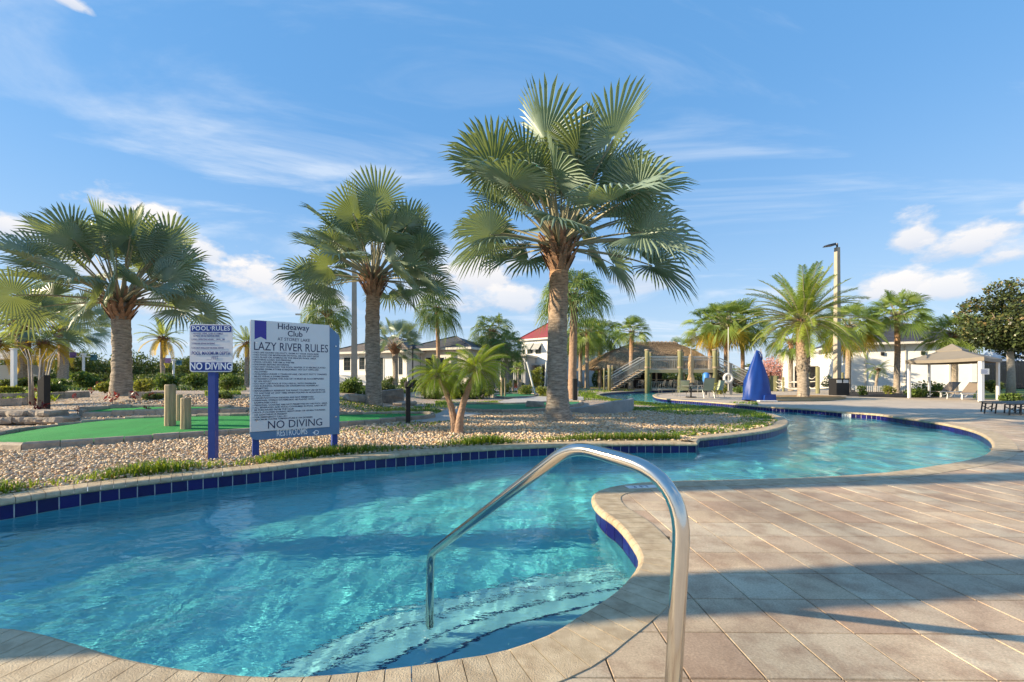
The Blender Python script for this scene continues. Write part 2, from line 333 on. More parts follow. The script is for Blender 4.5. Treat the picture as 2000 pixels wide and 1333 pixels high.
def mat_paver():
    m, nt, N, L, P = new_mat('paver_stone'); tc = N.new('ShaderNodeTexCoord'); oi = N.new('ShaderNodeObjectInfo'); geo = N.new('ShaderNodeNewGeometry')
    r = N.new('ShaderNodeValToRGB'); E = r.color_ramp.elements; E[0].color = (.58, .43, .275, 1); E[1].color = (.64, .52, .36, 1)
    for p, c in ((.2, (.63, .49, .33)), (.4, (.52, .36, .24)), (.55, (.59, .48, .34)), (.72, (.65, .54, .38)), (.86, (.55, .41, .28))):
        e = E.new(p); e.color = (*c, 1)
    L.new(oi.outputs['Random'], r.inputs[0])
    n1 = N.new('ShaderNodeTexNoise'); n1.inputs['Scale'].default_value = 4.5; n1.inputs['Detail'].default_value = 5; n1.inputs['Roughness'].default_value = .6; L.new(geo.outputs['Position'], n1.inputs['Vector'])
    r1 = N.new('ShaderNodeMapRange'); r1.inputs[1].default_value = .44; r1.inputs[2].default_value = .64; L.new(n1.outputs['Fac'], r1.inputs[0])
    mx = N.new('ShaderNodeMix'); mx.data_type = 'RGBA'; mx.inputs[7].default_value = (.38, .25, .16, 1)
    ml = N.new('ShaderNodeMath'); ml.operation = 'MULTIPLY'; ml.inputs[1].default_value = .75; L.new(r1.outputs[0], ml.inputs[0]); L.new(ml.outputs[0], mx.inputs[0]); L.new(r.outputs[0], mx.inputs[6])
    n2 = N.new('ShaderNodeTexNoise'); n2.inputs['Scale'].default_value = 95; n2.inputs['Detail'].default_value = 6; n2.inputs['Roughness'].default_value = .8; L.new(geo.outputs['Position'], n2.inputs['Vector'])
    r2 = N.new('ShaderNodeMapRange'); r2.inputs[1].default_value = .3; r2.inputs[2].default_value = .7; r2.inputs[3].default_value = .58; r2.inputs[4].default_value = 1.28; L.new(n2.outputs['Fac'], r2.inputs[0])
    m2 = N.new('ShaderNodeMix'); m2.data_type = 'RGBA'; m2.blend_type = 'MULTIPLY'; m2.inputs[0].default_value = 1; L.new(mx.outputs[2], m2.inputs[6]); L.new(r2.outputs[0], m2.inputs[7])
    n3 = N.new('ShaderNodeTexNoise'); n3.inputs['Scale'].default_value = .9; n3.inputs['Detail'].default_value = 3; L.new(geo.outputs['Position'], n3.inputs['Vector'])
    r3 = N.new('ShaderNodeMapRange'); r3.inputs[1].default_value = .35; r3.inputs[2].default_value = .7; r3.inputs[3].default_value = .72; r3.inputs[4].default_value = 1.15; L.new(n3.outputs['Fac'], r3.inputs[0])
    m3 = N.new('ShaderNodeMix'); m3.data_type = 'RGBA'; m3.blend_type = 'MULTIPLY'; m3.inputs[0].default_value = 1; L.new(m2.outputs[2], m3.inputs[6]); L.new(r3.outputs[0], m3.inputs[7])
    L.new(m3.outputs[2], P.inputs['Base Color']); P.inputs['Roughness'].default_value = .62
    bp = N.new('ShaderNodeBump'); bp.inputs['Strength'].default_value = .5; bp.inputs['Distance'].default_value = .004; L.new(n2.outputs['Fac'], bp.inputs['Height']); L.new(bp.outputs[0], P.inputs['Normal'])
    return m
M_paver = mat_paver()
def mat_coping():
    m = mat('coping_concrete', (.58, .47, .31), .65, col2=(.40, .30, .185), vscale=9, bump=.5, bscale=150, rand=.12); return m
M_coping = mat_coping()
M_joint = mat('sand_joint', (.20, .17, .13), .95, var=.3, vscale=30)
M_plaster = mat('pool_plaster', (.19, .74, .76), .8, var=.12, vscale=1.5)
M_wallplaster = mat('pool_wall_plaster', (.18, .62, .74), .8, var=.1, vscale=2)
M_step = mat('step_plaster', (.38, .74, .76), .8, var=.1, vscale=3)
M_tile = mat('blue_glazed_tile', (.010, .009, .105), .28, rand=.35, spec=.35)
M_grout = mat('white_grout', (.62, .62, .60), .8, var=.15, vscale=20)
M_navy = mat('navy_step_tile', (.02, .05, .14), .25)

# the pool outline's outer ring for the ground's hole sits under the coping
ring = []
for seg in (A, B, D): ring += [(p.x, p.y) for p in offs(seg, .12)][::3]
XL, XR = -400, 400
isl_ground = [(XL, -2.3), (XL, 900), (XR, 900), (XR, 60), (60, 60), (40, 46)]
# one ground sheet: deck side (concrete) and island side (gravel) split along the river
iA = [(p.x, p.y) for p in offs(A, .12)][::3]; iB = [(p.x, p.y) for p in offs(B, .12)][::3]; iD = [(p.x, p.y) for p in offs(D, .12)][::3]
def dens(P, st):
    o = []
    for i in range(len(P)):
        a = Vector(P[i]); b = Vector(P[(i+1) % len(P)]); n = max(1, int((b-a).length/st))
        o += [tuple(a.lerp(b, j/n)) for j in range(n)]
    return o
# island / gardens ground, from the left edge of the world round to behind the bridge
split = (26.0, 60.0)
garden = [(XL, iA[0][1])] + iA + iB + [(17.0, 49.0), (70, 49.0), (XR, 120), (XR, 900), (XL, 900)]
gpts = [Vector(p) for p in garden]
def grid_sheet(name, poly, m, zf, gx, gy):
    pts = [Vector(p) for p in poly]; edges = [(i, (i+1) % len(pts)) for i in range(len(pts))]
    X, Y = np.meshgrid(gx, gy); X = X.ravel(); Y = Y.ravel(); ok = inside(poly, X, Y) & (dist_to(poly, X, Y, True) > .15)
    pts += [Vector((a, b)) for a, b in zip(X[ok], Y[ok])]
    v, e, f, *_ = delaunay_2d_cdt(pts, edges, [], 1, 1e-5)
    cx = np.array([sum(v[i].x for i in t)/3 for t in f]); cyy = np.array([sum(v[i].y for i in t)/3 for t in f]); k = inside(poly, cx, cyy)
    mb = MB(); mb.add([(p.x, p.y, zf(p.x, p.y)) for p in v], [tuple(t) for t, q in zip(f, k) if q]); me = mb.mesh(name, m, True)
    for p in me.polygons:
        if p.normal.z < 0: p.flip()
    return link(name, me)
tag(grid_sheet('garden_ground', garden, M_gravel, lambda x, y: hgt(x, y)-.012, np.arange(-30, 20, .6), np.arange(4, 34, .6)), kind='structure')
deckp = iD + [(-4, iD[-1][1]), (-4, -6), (60, -6), (XR, -6), (XR, 120), (70, 49.0), (17, 49.0)]
deckp = [p for i, p in enumerate(deckp) if i == 0 or (Vector(p)-Vector(deckp[i-1])).length > 1e-3]
# paver field lies in front on the deck; the concrete base is 8 mm lower there
deck = sheet('pool_deck', deckp, [], -.030, M_concrete); tag(deck, kind='structure')

# pavers: 12 inch squares in a stack bond
PW = .3045; ANG = R(-0.6); VPX = (945-955)/F
ca, sa = math.cos(ANG), math.sin(ANG)
def pav_xy(u, v): return Vector((u*ca-v*sa, u*sa+v*ca))
def clip_poly(P, q, n):
    o = []
    for i in range(len(P)):
        a, b = P[i], P[(i+1) % len(P)]; da = (a-q).dot(n); db = (b-q).dot(n)
        if da >= 0: o.append(a)
        if (da >= 0) != (db >= 0): o.append(a.lerp(b, da/(da-db)))
    return o
Dn = normals(D); Dxy = np.array([(p.x, p.y) for p in D])
U0 = -.128; V0 = F*HC/493.0-PW*40     # joint phase read off the photograph
cells = []
for i in range(-12, 62):
    for j in range(30, 140):
        u = U0+i*PW; v = V0+j*PW; c = pav_xy(u+PW/2, v+PW/2)
        if c.y < 1.0 or c.y > 24 or c.x > 2.2*c.y+3 or c.x < -4 or (c.y > 14): continue
        cells.append((i, j, u, v, c))
cen = np.array([(c[4].x, c[4].y) for c in cells])
inp = inside(OUTc, cen[:, 0], cen[:, 1])
pav = []; far = MB()
g = .0028
for (i, j, u, v, c), ins in zip(cells, inp):
    d = np.hypot(Dxy[:, 0]-c.x, Dxy[:, 1]-c.y); k = int(d.argmin()); dd = d[k]
    sd = (c-D[k]).dot(Dn[k])
    if sd < 0 and (ins or dd > .3): 
        if ins and dd > .25: continue
    if not ins and sd < 0 and dd > .5: continue
    if c.x < -3 and sd < .2: continue
    # island side is not paved
    if inside(garden, [c.x], [c.y])[0]: continue
    P = [pav_xy(u+g, v+g), pav_xy(u+PW-g, v+g), pav_xy(u+PW-g, v+PW-g), pav_xy(u+g, v+PW-g)]
    if dd < .75:
        for kk in {max(0, k-3), k, min(len(D)-1, k+3)}:
            P = clip_poly(P, D[kk]+Dn[kk]*.17, Dn[kk])
            if len(P) < 3: break
    if len(P) < 3: continue
    ar = abs(sgn_area(P))
    if ar < .0008: continue
    pav.append((c.length, P, ar))
pav.sort(key=lambda t: t[0])
def paver_mb(mb, P, rr):
    n = len(P); cx = sum((p for p in P), Vector((0, 0)))/n; ch = .0022
    tz = rr.uniform(-.0012, .0012)
    top = [p+(cx-p).normalized()*ch*1.4 for p in P]
    vs = [(p.x, p.y, -.028) for p in P]+[(p.x, p.y, -.006+tz) for p in P]+[(p.x, p.y, 0+tz) for p in top]
    fs = [(i, (i+1) % n, n+(i+1) % n, n+i) for i in range(n)]+[(n+i, n+(i+1) % n, 2*n+(i+1) % n, 2*n+i) for i in range(n)]+[tuple(range(2*n, 3*n))]
    mb.add(vs, fs)
npv = 0
def in_frame(p, marg=60):
    if p[1] < .3: return False
    x = PX+F*p[0]/p[1]; y = PY+F*(HC)/p[1]; return -marg < x < 2000+marg and y < 1333+marg*3
pr = random.Random(3)
for dist, P, ar in pav:
    c = sum(P, Vector((0, 0)))/len(P)
    if not in_frame(c): 
        if c.y < 2: 
            paver_mb(far, P, pr); continue
    if npv < 299 and in_frame(c):
        mb = MB(); paver_mb(mb, P, pr); mb.obj('paver', M_paver, deck); npv += 1
    else: paver_mb(far, P, pr)
o = far.obj('distant_pavers', M_paver, deck); o['kind'] = 'stuff'

# ------------------------------------------------------------------ coping bricks
cop = MB(); PROF = [(.05, -.062), (.022, -.062), (.004, -.05), (0, -.034), (.004, -.016), (.018, -.002), (.034, .005), (.285, .005), (.285, -.028)]
coping = empty('pool_coping'); coping['kind'] = 'structure'
bricks = []
for seg in (A, B, D, [A[-1], A[-1].lerp(B[0], .25), A[-1].lerp(B[0], .5), A[-1].lerp(B[0], .75), B[0]]):
    n = normals(seg)
    for i in range(len(seg)-1): bricks.append((seg[i], seg[i+1], n[i], n[i+1]))
def brick_mb(mb, a, b, na, nb, w=.285, gap=.0022):
    t = (b-a).normalized()*gap; vs = []
    for p, nn in ((a+t, na), (b-t, nb)):
        for d, z in PROF: q = p+nn*(d*w/.285); vs.append((q.x, q.y, z))
    k = len(PROF); fs = [(i, i+1, k+i+1, k+i) for i in range(k-1)]+[tuple(range(k)), tuple(range(2*k-1, k-1, -1))]
    mb.add(vs, fs)
bricks.sort(key=lambda t: t[0].length if in_frame(t[0], 100) else 999)
rest = MB(); bad = 0
for i, (a, b, na, nb) in enumerate(bricks):
    if i < 298: mb = MB(); brick_mb(mb, a, b, na, nb); me = mb.mesh('brick', M_coping); link('brick', me, coping)
    else: brick_mb(rest, a, b, na, nb)
o = rest.obj('distant_bricks', M_coping, coping); o['kind'] = 'stuff'

# ------------------------------------------------------------------ pool walls, waterline tiles
wall = MB()
for seg in (A, B, D):
    q = offs(seg, .045)
    for i in range(len(q)-1):
        wall.add([(q[i].x, q[i].y, -.05), (q[i+1].x, q[i+1].y, -.05), (q[i+1].x, q[i+1].y, -.24), (q[i].x, q[i].y, -.24)], [(0, 1, 2, 3)], 0)
        wall.add([(q[i].x, q[i].y, -.24), (q[i+1].x, q[i+1].y, -.24), (q[i+1].x, q[i+1].y, FLOORZ-.02), (q[i].x, q[i].y, FLOORZ-.02)], [(0, 1, 2, 3)], 1)
for p, q, mi in ((offs(A, .045)[-1], offs(B, .045)[0], 2), (B[-1], D[0], 0), (D[-1], A[0], 0)):
    wall.add([(p.x, p.y, -.05), (q.x, q.y, -.05), (q.x, q.y, FLOORZ), (p.x, p.y, FLOORZ)], [(0, 1, 2, 3)], mi)
pw = wall.obj('pool_wall', [M_grout, M_wallplaster, M_tile]); pw['kind'] = 'structure'
tiles = []
CON = [A[-1], A[-1].lerp(B[0], .34), A[-1].lerp(B[0], .67), B[0]]
for seg in (A, B, D, CON):
    L_ = resample(seg, .158) if seg is not CON else seg; q = offs(L_, .045); nn = normals(L_)
    for i in range(len(q)-1):
        m_ = (q[i]+q[i+1])/2; nv = (nn[i]+nn[i+1]).normalized()
        vis = (-nv).dot(-m_.normalized()) > -.05     # faces the camera
        tiles.append((m_.length if (vis and in_frame(m_, 80)) else 900+m_.length, q[i], q[i+1], nv))
tiles.sort(key=lambda t: t[0])
restt = MB()
def tile_mb(mb, a, b, nv):
    t = (b-a).normalized(); a = a+t*.0045; b = b-t*.0045; d = nv*-.006; ch = .003
    z0, z1 = -.216, -.058
    vs = [(a.x, a.y, z0), (b.x, b.y, z0), (b.x, b.y, z1), (a.x, a.y, z1)]
    a2 = a+t*ch+d; b2 = b-t*ch+d
    vs += [(a2.x, a2.y, z0+ch), (b2.x, b2.y, z0+ch), (b2.x, b2.y, z1-ch), (a2.x, a2.y, z1-ch)]
    mb.add(vs, [(0, 1, 5, 4), (1, 2, 6, 5), (2, 3, 7, 6), (3, 0, 4, 7), (4, 5, 6, 7)])
MARK = [W(1136, 880), W(1653, 806)]
for i, (d, a, b, nv) in enumerate(tiles):
    m_ = (a+b)/2
    if min((m_-v2(k)).length for k in MARK) < .1: continue
    if i < 298: mb = MB(); tile_mb(mb, a, b, nv); mb.obj('tile', M_tile, pw)
    else: tile_mb(restt, a, b, nv)
o = restt.obj('distant_tiles', M_tile, pw); o['kind'] = 'stuff'

# floor and steps
fl = sheet('pool_floor', [(p.x, p.y) for s in (A, B, D) for p in offs(s, .05)][::2], [], FLOORZ, M_plaster); fl['kind'] = 'structure'
def U(px, py, z):
    """the point at depth z seen through the flat water at a pixel"""
    p = W(px, py, WZ); d = Vector((p.x, p.y, WZ-HC)).normalized(); c = -d.z; k = 1/1.333
    t = d*k+Vector((0, 0, 1))*(k*c-math.sqrt(1-k*k*(1-c*c))); s = (z-WZ)/t.z
    return Vector((p.x+t.x*s, p.y+t.y*s, z))
steps = [(-.80, [(536, 1316), (660, 1248), (784, 1192), (850, 1173), (943, 1151), (1039, 1127), (1120, 1115), (1195, 1104)]),
         (-.64, [(624, 1314), (732, 1256), (800, 1222), (850, 1203), (939, 1176), (1010, 1158), (1076, 1146), (1150, 1136), (1222, 1126)]),
         (-.48, [(735, 1306), (780, 1280), (872, 1234), (965, 1197), (1030, 1180), (1094, 1168), (1150, 1158), (1210, 1146)]),
         (-.33, [(850, 1292), (900, 1264), (946, 1240), (990, 1223), (1039, 1210), (1100, 1195), (1170, 1176)])]
for k, (z, px) in enumerate(steps):
    e = [v2(U(x, y, z)) for x, y in px]
    e = [e[0]+(e[0]-e[1]).normalized()*.25]+e+[e[-1]+(e[-1]-e[-2]).normalized()*.3]
    e = resample(catmull(e, .05), .06)
    poly = [(p.x, p.y) for p in e]+[(1.75, e[-1].y), (1.75, .5), (e[0].x, .5)]
    st = empty('pool_step') if False else None
    if sgn_area(poly) < 0: poly = poly[::-1]
    zb = FLOORZ if k == 0 else steps[k-1][0]+.001
    mb = MB(); n = len(poly); mb.add([(p[0], p[1], FLOORZ-.01) for p in poly]+[(p[0], p[1], z) for p in poly], [(i, (i+1) % n, n+(i+1) % n, n+i) for i in range(n)])
    me_o = mb.obj('pool_step', M_step); me_o['kind'] = 'structure'
    # cut the tread to the pool: a sheet
    tr = sheet('tread', poly, [], z, M_step, me_o)
    # navy edge tile strip
    es = MB(); nn = normals(e); s = 1 if nn[len(e)//2].dot(Vector((-.3, 1))) > 0 else -1
    for i in range(len(e)-1):
        a, b = e[i]+nn[i]*s*.006, e[i+1]+nn[i+1]*s*.006; a2, b2 = e[i]-nn[i]*s*.012, e[i+1]-nn[i+1]*s*.012
        es.add([(a.x, a.y, z+.004), (b.x, b.y, z+.004), (b2.x, b2.y, z+.004), (a2.x, a2.y, z+.004), (a.x, a.y, z-.012), (b.x, b.y, z-.012)], [(0, 1, 2, 3), (0, 4, 5, 1)])
    es.obj('edge_strip', M_navy, me_o)

# ------------------------------------------------------------------ water surface
def mat_water():
    m, nt, N, L, P = new_mat('pool_water'); out = N['Material Output']; N.remove(P)
    geo = N.new('ShaderNodeNewGeometry'); mp = N.new('ShaderNodeMapping'); mp.inputs['Scale'].default_value = (5.0, 9.0, 5); L.new(geo.outputs['Position'], mp.inputs[0])
    nz = N.new('ShaderNodeTexNoise'); nz.inputs['Scale'].default_value = 1.4; nz.inputs['Detail'].default_value = 3.5; L.new(mp.outputs[0], nz.inputs['Vector'])
    bp = N.new('ShaderNodeBump'); bp.inputs['Strength'].default_value = .7; bp.inputs['Distance'].default_value = .019; L.new(nz.outputs['Fac'], bp.inputs['Height'])
    gl = N.new('ShaderNodeBsdfGlass'); gl.inputs['IOR'].default_value = 1.333; gl.inputs['Roughness'].default_value = 0; gl.inputs[0].default_value = (.84, .98, 1, 1)
    L.new(bp.outputs[0], gl.inputs['Normal']); L.new(gl.outputs[0], out.inputs[0]); return m
M_water = mat_water()
xs = np.arange(-6.6, 30, .035); xs = np.concatenate([np.arange(-6.6, 3, .022), np.arange(3, 8, .035), np.arange(8, 30, .08)])
ys = [-2.4]
while ys[-1] < 48: ys.append(ys[-1]+(.022 if ys[-1] < 3.5 else .022*(max(ys[-1], 3.5)/3.5)**1.4))
ys = np.array(ys)
X, Y = np.meshgrid(xs, ys)
wr = np.random.default_rng(11)
Z = np.zeros_like(X)
fade = np.clip(3.5/np.maximum(Y, 3.5), .4, 1); chop = 1+.5*np.clip((Y-5)/4, 0, 1)
for k in range(64):
    lam = .085*(1.35/.085)**(k/63.0); th = wr.normal(-.95, .62); ph = wr.uniform(0, 6.28); kx, ky = math.cos(th)*2*math.pi/lam, math.sin(th)*2*math.pi/lam
    wx = X+.10*np.sin(Y*1.7+k)+.06*np.sin(X*2.9+Y*2.1+k*2); wy = Y+.12*np.sin(X*1.3+k*1.7)
    env = .5+.5*np.sin(X*.9*math.cos(k)+Y*.8*math.sin(k)+k)
    amp = .0062*(lam/(2*math.pi))*env*(.62 if lam < .3 else 1.15)
    Z += amp*np.sin(kx*wx+ky*wy+ph)*(1 if lam > .45 else fade)
Z *= WAVE*chop
Zs = Z+WZ
idx = np.arange(X.size).reshape(X.shape)
q = np.stack([idx[:-1, :-1], idx[:-1, 1:], idx[1:, 1:], idx[1:, :-1]], -1).reshape(-1, 4)
cx = X.ravel()[q].mean(1); cyv = Y.ravel()[q].mean(1)
OUTo = [(p.x, p.y) for s in (A, B, D) for p in offs(s, .05)][::3]
keep = inside(OUTo, cx, cyv) | (dist_to(OUTo, cx, cyv, True) < .12)
q = q[keep]; used = np.unique(q); remap = np.full(X.size, -1); remap[used] = np.arange(len(used))
me = np_mesh('pool_water', np.stack([X.ravel()[used], Y.ravel()[used], Zs.ravel()[used]], 1), remap[q], M_water, True)
water = link('pool_water', me); water['kind'] = 'structure'
CAUST = True
if CAUST:
    water.cycles.is_caustics_caster = True
    for o in bpy.data.objects:
        if o.name.split('.')[0] in ('pool_floor', 'pool_step', 'tread', 'pool_wall', 'edge_strip'): o.cycles.is_caustics_receiver = True
# ------------------------------------------------------------------ foliage builders
M_bis = leaf_mat('silver_palm_leaf', (.29, .37, .28), (.085, .145, .11), (.38, .46, .09), .40, .20, 1.2)
M_bispet = mat('palm_petiole', (.33, .30, .18), .6, var=.4, vscale=6)
M_sab = leaf_mat('fan_palm_leaf', (.24, .32, .07), (.08, .15, .04), (.48, .55, .06), .45, .35, 1.5)
M_liv = leaf_mat('fountain_palm_leaf', (.18, .26, .08), (.08, .14, .045), (.36, .46, .06), .45, .32, 1.5)
M_phx = leaf_mat('date_palm_leaf', (.29, .36, .06), (.10, .17, .04), (.52, .58, .06), .4, .35, 1.5)
M_pyg = leaf_mat('pygmy_palm_leaf', (.21, .32, .035), (.08, .16, .02), (.50, .60, .04), .4, .38, 1.5)
M_yel = leaf_mat('yellowing_palm_leaf', (.38, .27, .03), (.17, .18, .03), (.8, .55, .04), .5, .4, 1.5)
M_dead = leaf_mat('dry_frond', (.40, .31, .19), (.25, .18, .10), (.4, .3, .15), .7, .2, 2)
def bark(name, c1, c2, ring=8.0, bump=1.0, top=None):
    m, nt, N, L, P = new_mat(name); tc = N.new('ShaderNodeTexCoord'); mp = N.new('ShaderNodeMapping'); mp.inputs['Scale'].default_value = (1, 1, ring/3); L.new(tc.outputs['Object'], mp.inputs[0])
    nz = N.new('ShaderNodeTexNoise'); nz.inputs['Scale'].default_value = 5; nz.inputs['Detail'].default_value = 6; nz.inputs['Roughness'].default_value = .7; L.new(mp.outputs[0], nz.inputs['Vector'])
    rp = N.new('ShaderNodeValToRGB'); rp.color_ramp.elements[0].position = .33; rp.color_ramp.elements[1].position = .68; rp.color_ramp.elements[0].color = (*c2, 1); rp.color_ramp.elements[1].color = (*c1, 1)
    L.new(nz.outputs['Fac'], rp.inputs[0]); L.new(rp.outputs[0], P.inputs['Base Color']); P.inputs['Roughness'].default_value = .85
    if top is not None:
        sp = N.new('ShaderNodeSeparateXYZ'); L.new(tc.outputs['Object'], sp.inputs[0]); mr = N.new('ShaderNodeMapRange'); mr.inputs[1].default_value = 2.2; mr.inputs[2].default_value = 4.2; L.new(sp.outputs[2], mr.inputs[0])
        mm = N.new('ShaderNodeMix'); mm.data_type = 'RGBA'; mm.blend_type = 'MULTIPLY'; mm.inputs[7].default_value = (*top, 1); L.new(mr.outputs[0], mm.inputs[0]); L.new(rp.outputs[0], mm.inputs[6]); L.new(mm.outputs[2], P.inputs['Base Color'])
    n2 = N.new('ShaderNodeTexNoise'); n2.inputs['Scale'].default_value = 14; n2.inputs['Detail'].default_value = 5; L.new(mp.outputs[0], n2.inputs['Vector'])
    bp = N.new('ShaderNodeBump'); bp.inputs['Strength'].default_value = bump; bp.inputs['Distance'].default_value = .03; L.new(n2.outputs['Fac'], bp.inputs['Height']); L.new(bp.outputs[0], P.inputs['Normal'])
    return m
M_bark = bark('palm_bark', (.52, .44, .35), (.13, .105, .08), 14, top=(1.1, .78, .55))
M_barkred = bark('reddish_palm_bark', (.42, .27, .18), (.23, .15, .10), 5)
M_boot = bark('leaf_base_fibre', (.40, .22, .12), (.16, .09, .055), 3)
M_bootpale = bark('cut_leaf_bases', (.48, .38, .26), (.16, .12, .08), 3)
def fan_frond(el, Lp, Rb, nseg=44, span=155, split=.55, droop=.25, fold=.25, sag=12, roll=0, pw=.02, wid=1.0, rr=None, mats=None):
    """costapalmate leaf from the origin, rising at el degrees over +X"""
    rr = rr or random; mb = MB(); pts = []; e = R(el); p = Vector((0, 0, 0)); k = 6
    for i in range(k+1):
        pts.append(p.copy()); e2 = e-R(sag)*(i/k)*abs(math.cos(e)+.15); p = p+Vector((math.cos(e2), 0, math.sin(e2)))*Lp/k
    mb.tube(pts, [pw*(1.5-1.0*i/k) for i in range(k+1)], 5, 1)
    f = (pts[-1]-pts[-2]).normalized(); s = Vector((0, 1, 0)); n = f.cross(s)*-1
    if n.z < 0: n = -n
    q = Matrix.Rotation(roll, 3, f); s = q @ s; n = q @ n
    c0 = pts[-1]
    # the costa: blade centre runs on a little and curves down
    for i in range(nseg):
        t0 = -span+2*span*i/nseg; t1 = -span+2*span*(i+1)/nseg; tm = (t0+t1)/2
        Rm = Rb*(1-.30*(abs(tm)/span)**1.5)*rr.uniform(.93, 1.05); jt = rr.uniform(-.4, .4)*2*span/nseg
        def pt(t, r, lift=0.0, dr=1.0):
            th = R(t); d = f*math.cos(th)+s*math.sin(th)+n*(fold*abs(math.sin(th))**1.3)
            d = d*(r/max(d.length, .1)); w = (r/Rb)
            w2 = max(0, w-.5)
            return c0+d+n*(lift)-Vector((0, 0, 1))*(droop*dr*Rb*(w*w*.25+w2*w2*2.2))
        zl = Rb*.022
        hw = (t1-t0)/2*wid
        j2 = rr.uniform(.7, 1.35)
        rs = split*Rm*(.9 if i % 2 else 1)
        vs = [pt(t0, .05*Rm), pt(tm, .05*Rm), pt(t1, .05*Rm),
              pt(tm-hw, rs), pt(tm, rs, zl), pt(tm+hw, rs),
              pt(tm-hw*.5+jt*.4, Rm*.8, 0, j2), pt(tm+jt*.4, Rm*.8, zl*.8, j2), pt(tm+hw*.5+jt*.4, Rm*.8, 0, j2), pt(tm+jt, Rm, 0, j2*1.1)]
        mb.add(vs, [(0, 1, 4, 3), (1, 2, 5, 4), (3, 4, 7, 6), (4, 5, 8, 7), (6, 7, 9), (7, 8, 9)], 0)
    return mb
def feather_frond(el, Lf, nl=46, ll=.16, arch=70, wl=.012, vee=.5, dr=.3, rr=None, pw=.012, am=.35):
    rr = rr or random; mb = MB(); pts = []; e = R(el); p = Vector((0, 0, 0)); k = 12; ex = 1.0 if am > .5 else 1.4
    for i in range(k+1):
        pts.append(p.copy()); e2 = e-R(arch)*(i/k)**ex*(am+(1-am)*abs(math.cos(e))); p = p+Vector((math.cos(e2), 0, math.sin(e2)))*Lf/k
    mb.tube(pts, [pw*(1.2-1.0*i/k)+.001 for i in range(k+1)], 4, 1)
    for i in range(nl):
        t = .16+.84*i/(nl-1); a = min(k-1, int(t*k)); p = pts[a].lerp(pts[a+1], t*k-a); f = (pts[a+1]-pts[a]).normalized(); up = Vector((0, 1, 0)).cross(f)*-1
        l = ll*(math.sin(math.pi*min(1, .12+t*.80))**.6)*rr.uniform(.85, 1.1)
        for s in (-1, 1):
            d = (f*(.45+.45*t)+Vector((0, s, 0))*.9+up*vee*rr.uniform(.5, 1.2)).normalized(); w = f*wl
            a0 = p; a1 = p+d*l*.5-Vector((0, 0, 1))*dr*l*.12; a2 = p+d*l-Vector((0, 0, 1))*dr*l*.6
            mb.add([a0-w*.5, a0+w*.5, a1+w, a1-w, a2], [(0, 1, 2, 3), (3, 2, 4)], 0)
    return mb
LIB = {}
def lib(kind):
    if kind in LIB: return LIB[kind]
    rr = random.Random(sum(map(ord, kind))); out = []
    spec = {'bismarck': ([88, 76, 66, 56, 46, 36, 26, 14, 2, -12, -26], 3), 'sabal': ([85, 65, 45, 25, 5, -15, -35, -55], 2), 'fountain': ([80, 60, 40, 20, 0, -20, -40], 2),
            'date': ([85, 68, 52, 38, 24, 10, -5, -22], 2), 'pygmy': ([80, 62, 46, 30, 14, -4, -22], 2), 'queen': ([80, 62, 46, 30, 14, -4, -20], 1)}[kind]
    for el in spec[0]:
        for v in range(spec[1]):
            if kind == 'bismarck': mb = fan_frond(el, .62+rr.uniform(-.12, .05), .355, 40, 150, .44, .12+.34*max(0, (55-el)/70), rr.uniform(.1, .6), 16, rr.uniform(-1.3, 1.3), .0085, 1.0, rr); mm = [M_bis, M_bispet]
            elif kind == 'sabal': mb = fan_frond(el, .50, .46, 30, 120, .42, .55, .25, 22, rr.uniform(-.7, .7), .010, .85, rr); mm = [M_sab, M_bispet]
            elif kind == 'fountain': mb = fan_frond(el, .45, .55, 30, 115, .38, 1.25, .1, 20, rr.uniform(-.5, .5), .010, .7, rr); mm = [M_liv, M_bispet]
            elif kind == 'date': mb = feather_frond(el, 1.0, 60, .17, 66, .0068, .42, .4, rr, .010); mm = [M_phx, M_bispet]
            elif kind == 'pygmy': mb = feather_frond(el, 1.1, 60, .235, 92, .0046, .12, 1.0, rr, .010, .7); mm = [M_pyg, M_bispet]
            elif kind == 'queen': mb = feather_frond(el, 1.0, 44, .26, 95, .012, .3, 1.3, rr); mm = [M_liv, M_bispet]
            out.append((el, mb.mesh(kind+'_frond', mm, False)))
    LIB[kind] = out; return out
def variant(me, m):
    c = me.copy(); c.materials.clear(); c.materials.append(m); c.materials.append(M_dead); return c
YL = {}
